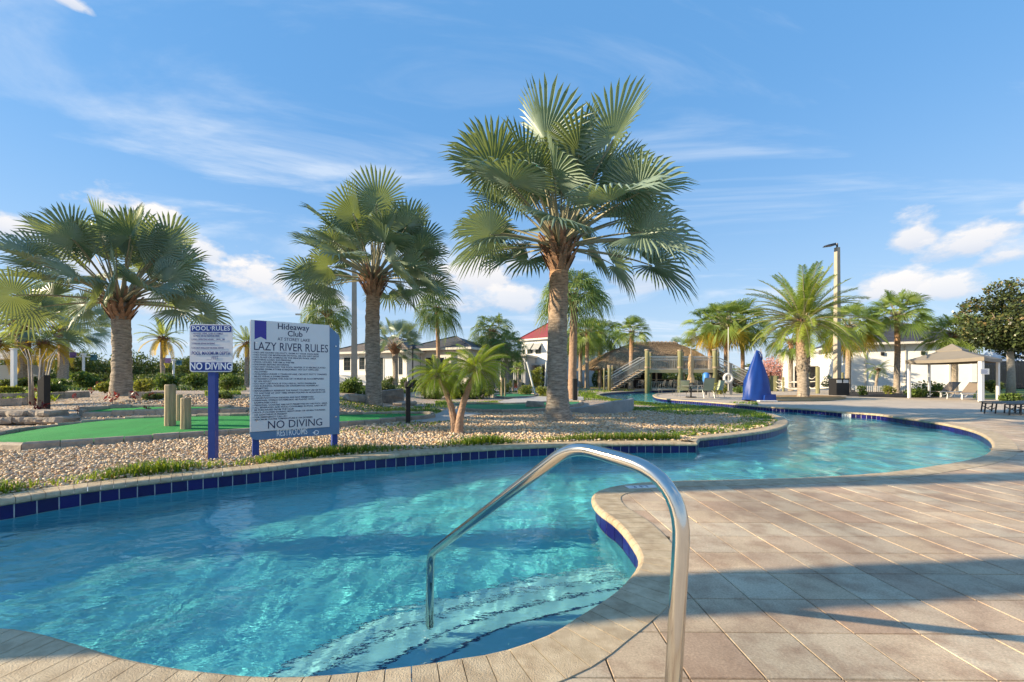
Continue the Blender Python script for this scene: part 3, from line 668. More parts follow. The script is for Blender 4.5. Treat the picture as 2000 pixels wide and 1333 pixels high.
def palm(kind, label, cat, group, base, ztop, reach, n, r0, r1, flare=1.25, elev=(85, -25), seed=0, name=None, barkm=None, yellow=0, boots=True, lean=(0, 0), squash=1.0, cat_name='palm_tree', bootm=None, shade=None):
    """base: ground point; ztop: height where fronds leave the trunk; reach: longest frond"""
    rr = random.Random(seed); root = empty(name or cat_name, base, 0, label, cat, group)
    h = ztop-base[2]; pts = []; rad = []; k = max(14, int(h/.09)) if h*816/max(base[1], 1) > 120 else 12; ns = 20 if k > 14 else 9
    mb = MB()
    for i in range(k+1):
        t = i/k; x = lean[0]*t*t+.03*math.sin(t*5+seed)*h*.2; y = lean[1]*t*t
        f = r0+(r1-r0)*t+r0*(flare-1)*math.exp(-t*h/.35)
        pts.append((x, y, t*h)); rad.append(f)
    vs = []
    for i, (p, f) in enumerate(zip(pts, rad)):
        jr = rr.uniform(-.035, .035)*(1 if ns > 9 else .8)
        for j in range(ns):
            a = 2*math.pi*j/ns; q = f*(1+jr+rr.uniform(-.05, .05)); vs.append((p[0]+math.cos(a)*q, p[1]+math.sin(a)*q, p[2]-(0.05 if i == 0 else 0)+rr.uniform(-.3, .3)*h/k*(0 < i < k)))
    fs = [(i*ns+j, i*ns+(j+1) % ns, (i+1)*ns+(j+1) % ns, (i+1)*ns+j) for i in range(k) for j in range(ns)]+[tuple(range(k*ns, (k+1)*ns))]
    mb.add(vs, fs); mb.obj('trunk', barkm or M_bark, root, ns > 9)
    tx, ty, tz = pts[-1]
    if boots:
        b = MB(); nb = 16 if reach > 2 else 10
        if boots is True: lv, up, ou = [(-1.5, 1.05), (-1.15, 1.25), (-.8, 1.4), (-.45, 1.45), (-.1, 1.3), (.2, .9)], .32, 1.0
        else: lv, up, ou = [(-.13*m-.1, 1.12) for m in range(int(boots*8))], .13*6.25/reach*1.1, .45
        for li, (dz, fr) in enumerate(lv):
            for j in range(nb//2 if boots is not True else nb//2):
                a = 2*math.pi*(j+.5*(li % 2))/(nb//2)+rr.uniform(-.2, .2); d = Vector((math.cos(a), math.sin(a), 0)); q = r1*fr
                z0 = tz+dz*(reach*.12 if boots is True else 1); p0 = Vector((tx, ty, z0))+d*q*.75; p1 = p0+d*q*.45*ou+Vector((0, 0, up*reach*.16)); p2 = p1+d*q*.55*ou+Vector((0, 0, up*reach*.22))
                w = r1*.42; sd = Vector((-d.y, d.x, 0))
                b.add([p0-sd*w, p0+sd*w, p1+sd*w*.6, p1-sd*w*.6, p2+sd*w*.3, p2-sd*w*.3, p0-d*q*.3, p1-d*q*.18, p2-d*q*.15], [(0, 1, 2, 3), (3, 2, 4, 5), (0, 3, 7, 6), (2, 1, 6, 7), (3, 5, 8, 7), (4, 2, 7, 8)])
        b.obj('leaf_bases', bootm or (M_boot if boots is True else M_bootpale), root)
    L_ = lib(kind); fr = []
    for i in range(n):
        t = (i+.5)/n; el = elev[0]+(elev[1]-elev[0])*t**.88+rr.uniform(-6, 6)
        az = i*2.39996+rr.uniform(-.25, .25)
        c = sorted(L_, key=lambda q: abs(q[0]-el)+rr.uniform(0, 5))[0]; me = c[1]
        if yellow and t > 1-yellow:
            key = (me.name, 1)
            if key not in YL: YL[key] = variant(me, M_yel)
            me = YL[key]
        s = reach*rr.uniform(.78, 1.06)*(.9 if el > 68 else 1)*(.90+.12*math.sin(R(max(el, 0))))*squash if kind == 'bismarck' else reach*rr.uniform(.85, 1.08)
        o = link('frond', me, root, (tx+math.cos(az)*r1*.6, ty+math.sin(az)*r1*.6, tz+reach*.07*t*-1+reach*.06), (rr.uniform(-.25, .25), R(-(el-c[0])), az), s)
        fr.append(o)
    return root
def leaf_cloud(blobs, n, size, seed, shell=.55, flat=0.0, asp=.5, up=0.0):
    """random leaf quads in a set of ellipsoids (cx,cy,cz,rx,ry,rz)"""
    g_ = np.random.default_rng(seed); B_ = np.array(blobs, float); vol = (B_[:, 3]*B_[:, 4]*B_[:, 5])**.67; pick = g_.choice(len(B_), n, p=vol/vol.sum()); b = B_[pick]
    d = g_.normal(size=(n, 3)); d /= np.linalg.norm(d, axis=1, keepdims=True); r = (shell+(1-shell)*g_.random(n)**.7)[:, None]*(1+.10*g_.normal(size=(n, 1)))
    c = b[:, :3]+d*r*b[:, 3:6]
    a = g_.normal(size=(n, 3))+d*.6; a[:, 2] += up; a /= np.linalg.norm(a, axis=1, keepdims=True)
    u = np.cross(a, g_.normal(size=(n, 3))); u /= np.linalg.norm(u, axis=1, keepdims=True)
    s = size*(.6+.8*g_.random((n, 1)))
    v = np.stack([c-a*s*.5, c+u*s*asp*.5, c+a*s*.5, c-u*s*asp*.5], 1).reshape(-1, 3)
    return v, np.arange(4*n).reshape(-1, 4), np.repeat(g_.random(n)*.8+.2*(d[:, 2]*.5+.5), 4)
def cloud_obj(name, blobs, n, size, m, seed, parent=None, **k):
    v, f, a = leaf_cloud(blobs, n, size, seed, **k); return link(name, np_mesh(name, v, f, m, False, a), parent)
def blobset(rr, n, cx, cy, cz, rx, ry, rz, br):
    o = []
    for i in range(n):
        a = rr.uniform(0, 6.28); e = rr.uniform(-.9, 1); q = rr.uniform(.4, .95); o.append((cx+math.cos(a)*rx*q*math.sqrt(1-e*e), cy+math.sin(a)*ry*q*math.sqrt(1-e*e), cz+e*rz*q, *(br*rr.uniform(.7, 1.25),)*2, br*rr.uniform(.55, .9)))
    return o
M_oak = leaf_mat('oak_leaves', (.13, .17, .045), (.05, .08, .025), (.2, .27, .04), .6, .2, attr=True)
M_bush = leaf_mat('shrub_leaves', (.14, .20, .04), (.04, .08, .02), (.22, .32, .04), .5, .25, attr=True)
M_bushy = leaf_mat('yellow_green_shrub', (.30, .30, .05), (.12, .16, .03), (.4, .42, .05), .5, .3, attr=True)
M_mag = leaf_mat('glossy_magnolia_leaves', (.10, .13, .04), (.03, .045, .02), (.2, .15, .04), .25, .12, attr=True)
def magm():
    m = M_mag; rp = [n for n in m.node_tree.nodes if n.type == 'VALTORGB'][0]; e = rp.color_ramp.elements.new(.97); e.color = (.24, .16, .07, 1); return m
magm()
M_red = leaf_mat('red_leaves', (.24, .04, .045), (.10, .03, .03), (.3, .04, .03), .4, .3, attr=True)
M_pink = leaf_mat('pink_blossom', (.62, .33, .30), (.38, .20, .17), (.5, .25, .2), .7, .2, attr=True)
M_wood = mat('weathered_branch', (.24, .19, .14), .9, var=.4, vscale=10)
M_palebranch = mat('pale_bare_branch', (.42, .38, .33), .9, var=.3, vscale=10)
M_grass = leaf_mat('border_grass', (.22, .33, .035), (.06, .13, .015), (.45, .55, .04), .45, .35, attr=True)
M_lawn = mat('lawn', (.14, .20, .03), .9, col2=(.08, .12, .02), vscale=3, bump=.5, bscale=90)
def tree(name, label, group, base, h, rx, rz, n, size, m, seed, trunk_r=.18, cat='tree', nb=12, blobr=.45, trunkm=None, zc=None, ry=None, up=0.0, asp=.5):
    rr = random.Random(seed); root = empty(name, base, 0, label, cat, group); zc = zc or h-rz; ry = ry or rx
    mb = MB(); mb.tube([(0, 0, -.1), (.03, 0, zc*.35), (-.04, .02, zc*.7), (0, 0, zc+rz*.2)], [trunk_r*1.3, trunk_r, trunk_r*.85, trunk_r*.4], 8)
    mb.obj('trunk', trunkm or M_wood, root, True)
    bm_ = MB()
    for i in range(7):
        a = i*2.4; q = rr.uniform(.5, .8); bm_.tube([(0, 0, zc*.62+i*.05*rz), (math.cos(a)*rx*q*.5, math.sin(a)*ry*q*.5, zc-rz*.1), (math.cos(a)*rx*q*.85, math.sin(a)*ry*q*.85, zc+rz*rr.uniform(-.2, .35))], [trunk_r*.5, trunk_r*.3, trunk_r*.1], 5)
    bm_.obj('limbs', M_wood, root, True)
    cloud_obj('crown', blobset(rr, nb, 0, 0, zc, rx*.78, ry*.78, rz*.78, rx*blobr), n, size, m, seed, root, up=up, asp=asp); return root
def shrub(name, label, cat, group, base, r, h, n, size, m, seed, nb=6, ry=None, up=0.3):
    rr = random.Random(seed); root = empty(name, base, rr.uniform(0, 6), label, cat, group); ry = ry or r
    mb = MB()
    for i in range(5):
        a = i*1.26+.3; mb.tube([(0, 0, -.03), (math.cos(a)*r*.3, math.sin(a)*r*.3, h*.4), (math.cos(a)*r*.6, math.sin(a)*r*.6, h*.75)], [.02, .014, .006], 4)
    mb.obj('stems', M_wood, root)
    cloud_obj('leaves', [(x, y, max(z, rz_*.8), rx_, ry_, rz_) for x, y, z, rx_, ry_, rz_ in blobset(rr, nb+3, 0, 0, h*.42, r*.62, ry*.62, h*.40, min(r, h)*.55)], n, size, m, seed, root, up=up); return root

# ------------------------------------------------------------------ gravel: loose pebbles over the near beds
green_px = [(489, 847), (405, 852.5), (367, 855), (327, 858), (289, 861), (248, 863.5), (205, 867), (162, 870), (113, 874), (65, 878), (20, 877), (-25, 872), (-48, 864), (-30, 859), (0, 855.5), (27, 850), (81, 841.8), (135, 833.6), (203, 825.8), (270, 821.5), (370, 818.3), (489, 816.5), (580, 815), (664, 814), (740, 812.5), (800, 812), (835, 813), (842, 816), (835, 819), (793, 822.5), (725, 828), (662, 834), (575, 841)]
G1 = [v2(G(*p)) for p in green_px]
G1 = [(p.x, p.y) for p in catmull(G1+[G1[0]], .3)[:-1]]
green2_px = [(173, 814), (205, 811.5), (243, 809), (280, 808), (321, 807.3), (365, 806.5), (405, 806.3), (470, 806), (474, 801), (440, 797), (405, 796.5), (319, 796.5), (260, 798), (216, 800), (180, 804), (158, 809)]
G2 = [(p.x, p.y) for p in catmull([v2(G(*p)) for p in green2_px+[green2_px[0]]], .4)[:-1]]
green3_px = [(884, 797.5), (900, 794.5), (939, 793), (985, 792.5), (1028, 791.5), (1066, 788.5), (1100, 787), (1129, 787), (1132, 791), (1110, 797), (1059, 803.5), (1000, 806), (944, 807.5), (915, 806), (896, 802.5)]
G3 = [(p.x, p.y) for p in catmull([v2(W(*p)) for p in green3_px+[green3_px[0]]], .4)[:-1]]
green4_px = [(965, 773), (1000, 770.5), (1040, 771), (1046, 774), (1030, 777), (990, 779), (968, 777)]
G4 = [(p.x, p.y) for p in catmull([v2(W(*p)) for p in green4_px+[green4_px[0]]], .6)[:-1]]
path1 = [tuple(v2(W(*p))) for p in [(845, 818), (870, 807), (888, 800), (893, 803.5), (905, 809.5), (944, 811.5), (925, 815), (905, 820), (880, 826), (845, 829), (804, 829), (815, 824)]]
path2 = [tuple(v2(W(*p))) for p in [(968, 787), (1010, 778), (1050, 774.5), (1140, 776), (1140, 783), (1075, 785.5), (1030, 788), (985, 790.5)]]
M_turf = mat('putting_green_turf', (.012, .28, .052), .9, col2=(.010, .22, .042), vscale=2.2, bump=.5, bscale=260, bdist=.006)
M_turf2 = mat('teal_putting_turf', (.015, .21, .075), .9, col2=(.012, .17, .06), vscale=2, bump=.5, bscale=260, bdist=.006)
M_path = mat('path_concrete', (.46, .44, .41), .85, var=.2, vscale=2, bump=.2, bscale=90)
M_curb = mat('curb_stone', (.44, .36, .27), .85, col2=(.30, .25, .20), vscale=9, bump=.9, bscale=30, rand=.2)
def golf_green(label, poly, m, zb, curb_n, blk=.42, hz=None, ch=.12, cw=.13):
    root = empty('golf_green', (0, 0, 0), 0, label, 'golf green', 'mini golf greens beside the pool')
    zf = (lambda x, y: hgt(x, y)+zb) if hz is None else hz
    sheet('turf', poly, [], 0, m, root, zf)
    P = [Vector(p) for p in poly]; P = resample(P+[P[0]], blk); o = 1 if sgn_area(poly) > 0 else -1; k = len(P)-1
    rr = random.Random(5)
    for i in range(k):
        a, b = P[i], P[i+1]; t = (b-a).normalized(); pt = (a-P[i-1 if i else k-1]).normalized(); nt_ = (P[(i+2) if i+2 <= k else 1]-b).normalized()
        na = Vector(((t+pt).y, -(t+pt).x)).normalized()*o; nb = Vector(((t+nt_).y, -(t+nt_).x)).normalized()*o
        z = hgt(a.x, a.y); h = ch+rr.uniform(-.012, .012); g2 = t*.006; w = cw+rr.uniform(-.012, .012)
        prof = [(0, -.05), (0, h-.03), (.02, h), (w-.03, h), (w, h-.03), (w+.01, -.05)]
        vs = []
        for p, nn in ((a+g2, na), (b-g2, nb)):
            for d, zz in prof: q = p+nn*(d); vs.append((q.x+rr.uniform(-.004, .004), q.y+rr.uniform(-.004, .004), z+zz+rr.uniform(-.004, .004)))
        n6 = 6; mb = MB(); mb.add(vs, [(i2, i2+1, n6+i2+1, n6+i2) for i2 in range(n6-1)]+[tuple(range(n6)), tuple(range(2*n6-1, n6-1, -1))])
        mb.obj('curb_block', M_curb, root)
    return root
golf_green('long green putting surface in front with wooden posts and stone kerb', G1, M_turf, .05, 0)
golf_green('narrow bright green behind the wooden posts, yellowish at its right end', G2, M_turf, .04, 0, .55)
golf_green('teal-green turf behind the twin small palms and big palm', G3, M_turf2, .05, 0, .6)
golf_green('small distant green turf left of the big palm trunk', G4, M_turf2, .04, 0, .9)
for nm, pl in (('path', path1), ('path', path2)):
    o = sheet(nm, pl, [], .03, M_path, None, lambda x, y: hgt(x, y)+.03); tag(o, kind='structure')
hole = MB(); c = G(210, 858)
hole.tube([(c.x, c.y, c.z+.052), (c.x, c.y, c.z+.056)], .06, 14); hh = hole.obj('golf_hole', mat('hole_dark', (.01, .012, .01), .9)); tag(hh, 'small dark cup hole in the near end of the long green', 'golf hole')

def pebbles():
    g_ = np.random.default_rng(21); n = 150000
    x = g_.uniform(-11, 8.2, n); y = g_.uniform(3.2, 15.5, n)
    keepd = np.clip((6.0/np.maximum(y, 6.0))**1.0, .35, 1); k = g_.random(n) < keepd*.95; x = x[k]; y = y[k]
    px = PX+F*x/y; k = (px > -80) & (px < 1600); x = x[k]; y = y[k]
    gard = inside(garden, x, y); x = x[gard]; y = y[gard]
    k = dist_to(iA, x, y) > .19; k &= dist_to(iB, x, y) > .19
    for gp in (G1, G2, G3): k &= ~inside(gp, x, y) & (dist_to(gp, x, y, True) > .15)
    k &= ~inside(path1, x, y) & ~inside(path2, x, y)
    x = x[k]; y = y[k]; n = len(x)
    phi = (1+5**.5)/2; ico = np.array([(-1, phi, 0), (1, phi, 0), (-1, -phi, 0), (1, -phi, 0), (0, -1, phi), (0, 1, phi), (0, -1, -phi), (0, 1, -phi), (phi, 0, -1), (phi, 0, 1), (-phi, 0, -1), (-phi, 0, 1)])/math.sqrt(1+phi*phi)
    T = np.array([(0, 11, 5), (0, 5, 1), (0, 1, 7), (0, 7, 10), (0, 10, 11), (1, 5, 9), (5, 11, 4), (11, 10, 2), (10, 7, 6), (7, 1, 8), (3, 9, 4), (3, 4, 2), (3, 2, 6), (3, 6, 8), (3, 8, 9), (4, 9, 5), (2, 4, 11), (6, 2, 10), (8, 6, 7), (9, 8, 1)])
    sz = (.0135+.0165*g_.random(n)**1.6)*np.clip(y/7, .9, 1.5); s3 = np.stack([sz*g_.uniform(.8, 1.5, n), sz*g_.uniform(.7, 1.1, n), sz*g_.uniform(.45, .8, n)], 1)
    v = ico[None]*s3[:, None]*(1+.12*g_.normal(size=(n, 12, 1)))
    a = g_.uniform(0, 6.28, n); ca_, sa_ = np.cos(a)[:, None], np.sin(a)[:, None]; vx = v[..., 0]*ca_-v[..., 1]*sa_; vy = v[..., 0]*sa_+v[..., 1]*ca_
    tl = g_.normal(0, .35, n)[:, None]; vz = v[..., 2]+vx*tl*.5
    hz = np.array([hgt(p, q) for p, q in zip(x, y)])
    V = np.stack([vx+x[:, None], vy+y[:, None], vz+(hz+g_.uniform(-.012, .022, n))[:, None]], -1).reshape(-1, 3)
    tri = (T[None]+12*np.arange(n)[:, None, None]).reshape(-1, 3)
    o = link('gravel', np_mesh('gravel', V, tri, M_pebble, True, np.repeat(g_.random(n), 12))); tag(o, 'tan and white river pebbles covering the garden beds', 'gravel', kind='stuff')
pebbles()

# ------------------------------------------------------------------ grass borders
def grass(name, label, pts, hts, seed, m=M_grass, w=.008, n_per=1, spread=.06, lean=.7):
    g_ = np.random.default_rng(seed); P = np.array(pts); n = len(P); h = np.array(hts)*(.6+.6*g_.random(n))
    a = g_.uniform(0, 6.28, n); l = h*lean*(.2+g_.random(n)); dx, dy = np.cos(a), np.sin(a)
    sx, sy = -dy*w, dx*w; w2 = w
    b0 = np.stack([P[:, 0]-sx, P[:, 1]-sy, P[:, 2]], 1); b1 = np.stack([P[:, 0]+sx, P[:, 1]+sy, P[:, 2]], 1)
    m0 = np.stack([P[:, 0]+dx*l*.4-sx*.8, P[:, 1]+dy*l*.4-sy*.8, P[:, 2]+h*.75], 1); m1 = np.stack([P[:, 0]+dx*l*.4+sx*.8, P[:, 1]+dy*l*.4+sy*.8, P[:, 2]+h*.75], 1)
    t = np.stack([P[:, 0]+dx*l*1.3, P[:, 1]+dy*l*1.3, P[:, 2]+h*(.85-.3*g_.random(n))], 1)
    V = np.stack([b0, b1, m1, m0, t], 1).reshape(-1, 3); k = 5*np.arange(n)[:, None]
    F3 = np.concatenate([k+np.array([0, 1, 2]), k+np.array([0, 2, 3]), k+np.array([3, 2, 4])])
    o = link(name, np_mesh(name, V, F3, m, False, np.repeat(g_.random(n), 5))); tag(o, label, name.replace('_', ' '), kind='stuff'); return o
def G0(px, py):
    p = W(px, py, .3); p = W(px, py, hgt(p.x, p.y)); return p
def border():
    g_ = random.Random(4); pts = []; hs = []
    NA = normals(A)
    for i in range(len(A)-2):
        p = A[i]
        if p.y < 2.5: continue
        px = PX+F*p.x/p.y
        dens_ = .62+.38*math.sin(i*.33+1.5*math.sin(i*.09)); 
        if px > 1000: dens_ = .1+.5*dens_ if px < 1150 else .8
        nb_ = int(75*max(0, dens_-.10))
        for k in range(nb_):
            d = .36+abs(g_.gauss(0, .10+.05*dens_)); q = p+NA[i]*d+Vector((g_.uniform(-.1, .1), 0)); pts.append((q.x, q.y, -.01)); hs.append(.07+.12*dens_)
    grass('border_grass', 'clumps of green border grass along the island coping', pts, hs, 5, w=.006, lean=1.1)
    pts = []; hs = []; NB = normals(B)
    for i in range(len(B)-2):
        p = B[i]
        if p.y > 34: continue
        px = PX+F*p.x/p.y; far_ = p.y > 12
        for k in range(60 if not far_ else 34):
            d = .38+abs(g_.gauss(0, .45 if far_ else .35)); q = p+NB[i]*d+Vector((g_.uniform(-.1, .1), g_.uniform(-.1, .1)))
            if g_.random() < .3+.7*abs(math.sin(q.x*2.1+q.y*1.7)): pts.append((q.x, q.y, -.01)); hs.append(.07 if not far_ else .10)
    grass('ground_cover', 'yellow-green ground cover along the far bend of the island', pts, hs, 6, w=.012, lean=1.2)
    # low plants further in
    cand = []
    for (x0, x1, y0, y1, n, hh_) in [(660, 900, 790, 806, 2600, .10), (740, 860, 800, 809, 900, .10), (1130, 1240, 748, 782, 5200, .2), (850, 985, 784, 793, 1500, .12), (1235, 1480, 786, 812, 5200, .09), (0, 110, 765, 785, 1600, .16), (1235, 1340, 784, 800, 1500, .08), (400, 470, 770, 782, 500, .16)]:
        for k in range(n):
            q = W(g_.uniform(x0, x1), g_.uniform(y0, y1), hgt(*W(g_.uniform(x0, x1), (y0+y1)/2)[:2])); cand.append((q.x, q.y, hh_))
    ca_ = np.array(cand); X_, Y_ = ca_[:, 0], ca_[:, 1]
    k = ~inside(OUTo, X_, Y_) & (dist_to(OUTo, X_, Y_, True) > .35)
    for gp in (G3, path1, path2): k &= ~inside(gp, X_, Y_)
    k &= (np.sin(X_*1.9+1.3*np.sin(Y_))+np.sin(Y_*1.1+X_*.4)) > -.5
    pts = [(a, b, hgt(a, b)-.01) for a, b in zip(X_[k], Y_[k])]; hs = list(ca_[k, 2])
    c2 = []
    for (x0, x1, y0, y1, n) in [(-60, 480, 750, 763, 7000), (660, 1080, 751, 768, 6000)]:
        for k_ in range(n):
            x_, y_ = g_.uniform(x0, x1), g_.uniform(y0, y1); q = G0(x_, y_); c2.append((q.x, q.y, hgt(q.x, q.y)-.02))
    c2 = [c for c in c2 if math.sin(c[0]*.7+2*math.sin(c[1]*.35))+math.sin(c[1]*.6) > -.7]
    grass('garden_understorey', 'dark low planting filling the back garden beds', c2, [.2]*len(c2), 9, M_bush, w=.05, lean=1.2)
    grass('low_ground_cover', 'patches of low green plants between the beds', pts, hs, 8, w=.016, lean=1.3)
border()
# ------------------------------------------------------------------ palms
def Zat(py, Y): return HC-(py-PY)/F*Y
def gpos(px, py): return tuple(G(px, py))
BG = 'silver fan palms in the garden beds'
def palm_at(kind, label, px, base_py, top_py, reach_px, n, w0_px, w1_px, Y=None, **k):
    p = gpos(px, base_py) if Y is None else (at(px, PY, Y).x, Y, hgt(at(px, PY, Y).x, Y)); s = p[1]/F
    return palm(kind, label, 'palm tree', k.pop('group', 'palm trees around the pool'), p, Zat(top_py, p[1]), reach_px*s, n, w0_px*s/2, w1_px*s/2, **k)
palm_at('bismarck', 'biggest silver fan palm, tall in the middle of the gravel bed', 1090, 822, 484, 292, 56, 40, 35, group=BG, flare=1.5, elev=(84, 0), seed=3)
palm_at('bismarck', 'silver fan palm right behind the large rules sign', 729, 792, 548, 198, 48, 30, 26, group=BG, flare=1.15, elev=(84, 0), seed=8)
palm_at('bismarck', 'broad silver fan palm left of the small pool rules sign', 237, 773, 592, 215, 48, 32, 29, group=BG, flare=1.25, elev=(84, 0), seed=12)
palm_at('bismarck', 'grey-green fan palm at the left edge of the garden', 45, 757, 640, 118, 26, 26, 20, group=BG, flare=1.3, elev=(85, -28), seed=15)
palm_at('bismarck', 'dark trunked fan palm between the left edge palm and the broad one', 123, 752, 648, 100, 24, 17, 16, group=BG, flare=1.2, elev=(85, -28), seed=17)
palm_at('bismarck', 'small blue-grey fan palm in front of the white club building', 772, 748, 680, 72, 22, 10, 12, Y=38, group=BG, flare=1.2, elev=(85, -20), seed=19, cat_name='palm_tree')
# fountain palms
FG = 'drooping fountain palms behind the garden'
palm_at('fountain', 'drooping palm with slim reddish trunk behind the biggest fan palm', 1119, 786, 585, 82, 34, 17, 13, Y=24, group=FG, barkm=M_barkred, seed=4, elev=(85, -12))
palm_at('fountain', 'drooping palm rising behind the top of the large rules sign', 641, 750, 612, 52, 30, 11, 11, Y=34, group=FG, seed=5, elev=(80, -45))
palm_at('fountain', 'drooping double palm above the white club building', 855, 748, 605, 52, 30, 7, 8, Y=42, group=FG, seed=6, elev=(80, -50))
palm_at('fountain', 'drooping palm left of the red-roofed building', 962, 752, 650, 52, 28, 9, 9, Y=46, group=FG, seed=7, elev=(80, -50))
palm_at('fountain', 'dark drooping palm touching the white wall of the red-roofed building', 990, 754, 678, 46, 26, 8, 7, Y=44, group=FG, seed=27, elev=(70, -50))
palm_at('fountain', 'shorter palm on the left beside the thatched hut', 1134, 757, 655, 45, 26, 7, 7, Y=50, group=FG, seed=9, elev=(80, -50))
palm_at('fountain', 'full palm between the slim pair and the thatched hut', 1172, 752, 655, 50, 28, 7, 7, Y=55, group=FG, seed=10, elev=(80, -50))
# sabal
SG = 'cabbage palms around the pool deck'
palm_at('sabal', 'thin trunked palm standing just left of the thatched hut roof', 1147, 755, 650, 42, 26, 7, 7, Y=47, group=SG, seed=21, elev=(80, -40))
palm_at('sabal', 'cabbage palm standing in front of the thatched roof by the stairs', 1233, 762, 650, 42, 28, 8, 8, Y=43.5, group=SG, seed=22, elev=(85, -30), boots=.5)
palm_at('sabal', 'leftmost yellow-green palm of the clump right of the thatched hut', 1387, 756, 640, 56, 30, 8, 8, Y=47, group=SG, seed=23, elev=(80, -55), yellow=.3)
palm_at('sabal', 'middle palm of the clump right of the hut, trunk rough with cut leaf bases', 1418, 758, 632, 62, 40, 9, 9, Y=45, group=SG, seed=24, elev=(82, -50), boots=1.2, yellow=.15)
palm_at('sabal', 'rightmost palm of the clump, with slim reddish trunk', 1450, 758, 632, 60, 30, 7, 7, Y=46, group=SG, seed=25, elev=(80, -50), barkm=M_barkred)
palm_at('sabal', 'palm crest peeping over the thatched roof', 1335, 750, 690, 40, 16, 8, 8, Y=62, group=SG, seed=26, elev=(80, -20))
palm_at('sabal', 'low fan palm hidden behind the date palm trunk', 1545, 760, 668, 46, 26, 8, 8, Y=42, group=SG, seed=28, elev=(80, -50))
palm_at('sabal', 'palm with rough trunk beside the black litter bin', 1657, 764, 640, 66, 38, 9, 9, Y=36, group=SG, seed=29, elev=(78, -55), boots=1.4, yellow=.2)
palm_at('sabal', 'tall palm in front of the white pool building wall', 1752, 766, 618, 62, 40, 9.5, 8.5, Y=35.5, group=SG, seed=30, elev=(86, -28), boots=.7, barkm=M_bark, flare=1.3)
palm_at('sabal', 'palm trunk seen through the shade canopy, crown above it', 1864, 768, 655, 56, 38, 10, 9, Y=34.5, group=SG, seed=31, elev=(80, -30))
palm_at('sabal', 'small low palm among plants in front of the red-roofed building', 1012, 768, 722, 19, 20, 4, 4, Y=34, group=SG, seed=32, elev=(80, -20))
# date palms
DG = 'feather-leaved date palms'
palm_at('date', 'thick-trunked date palm on the pool deck beside the blue covered lift', 1568, 775, 630, 110, 64, 19, 18, group=DG, seed=33, elev=(88, -22), barkm=M_bark, boots=3.4, bootm=M_bark, flare=1.1)
palm_at('date', 'date palm with yellow lower fronds left of the pool rules sign', 318, 752, 662, 44, 34, 7, 9, Y=40, group=DG, seed=34, elev=(85, -45), yellow=.35)
palm_at('date', 'date palm partly hidden behind the large rules sign', 482, 756, 672, 40, 30, 7, 8, Y=36, group=DG, seed=35, elev=(85, -45), yellow=.35)
palm_at('date', 'palm with bright yellow lower fronds behind the left garden trunks', 85, 752, 672, 58, 30, 8, 9, Y=34, group=DG, seed=36, elev=(60, -50), yellow=.6)
palm_at('date', 'palm with yellow fronds at the far left edge', -8, 752, 672, 62, 30, 8, 9, Y=30, group=DG, seed=37, elev=(60, -50), yellow=.5)
palm_at('pygmy', 'small dwarf palm against the white wall of the pool building', 1710, 763, 722, 22, 20, 4, 5, Y=39, group=DG, seed=38, elev=(80, -30), lean=(.3, 0))
# the twin leaning pygmy date palms
TG = 'twin leaning dwarf palms'
pA = G(889, 846); pB = G(897, 847)
def pyg(label, base, dx_px, ztop_px, reach, seed):
    s = base.y/F; return palm('pygmy', label, 'palm tree', TG, tuple(base), Zat(ztop_px, base.y), reach*s, 54, 6.5*s, 5.0*s, 1.5, (84, -8), seed, lean=(dx_px*s, 0), boots=False, barkm=M_barkred)
pyg('left one of the twin dwarf palms, its trunk leaning left', pA, -33, 740, 56, 41)
pyg('right one of the twin dwarf palms, its trunk leaning right', pB, 33, 726, 66, 42)
# palms outside the frame whose shade falls over deck and water
palm('bismarck', 'silver fan palm beyond the left end of the pool', 'palm tree', BG, (-8.9, 1.28, 0), 7.2, 2.6, 30, .26, .20, 1.4, (88, -10), 51)
palm('bismarck', 'second silver fan palm beyond the left end of the pool', 'palm tree', BG, (-13.2, 3.05, 0), 8.3, 2.3, 30, .26, .20, 1.4, (88, -10), 52)

palm('bismarck', 'tall silver fan palm far left of the garden', 'palm tree', BG, (-20, 10.1, .4), 8.0, 3.7, 36, .3, .24, 1.3, (90, -12), 53)

# ------------------------------------------------------------------ background trees
OG = 'dark green trees behind the gardens'
trees = [(-60, 672, 70, 64), (10, 668, 60, 60), (70, 690, 50, 58), (150, 683, 44, 56), (205, 690, 50, 60), (262, 688, 46, 58), (330, 700, 46, 62), (382, 696, 44, 58), (432, 694, 40, 56), (505, 690, 46, 60), (560, 684, 46, 64), (618, 700, 40, 62), (668, 668, 42, 66),
         (905, 672, 40, 70), (935, 664, 46, 72), (1010, 678, 34, 75), (1085, 690, 30, 75)]
tlab = ['dark evergreen tree at the left end of the tree line', 'dense tree behind the left edge palm', 'round tree behind the black post', 'tree behind the white hoop pole', 'broad tree just left of the broad fan palm trunk', 'tree right of the broad fan palm trunk', 'tree behind the yellow-fronded date palm', 'low tree behind the pool rules sign', 'tree between the two signs', 'tree behind the left part of the large sign', 'tree behind the middle of the large sign', 'tree behind the right part of the large sign', 'dark tree rising right of the large sign, by the light pole', 'pale-leaved tree left of the twin dwarf palms', 'olive tree between two drooping palms', 'tree in front of the low grey building', 'dark tree by the right side of the red-roofed building']
for i, ((px, ty, r, Y), lab) in enumerate(zip(trees, tlab)):
    p = at(px, PY, Y); s = Y/F; h = Zat(ty, Y)
    tree('broadleaf_tree', lab, OG, (p.x, Y, 0), h, r*s, h*.42, 2600, .32 if i < 13 else .30, M_oak, 60+i, .16, nb=14, zc=h*.56)
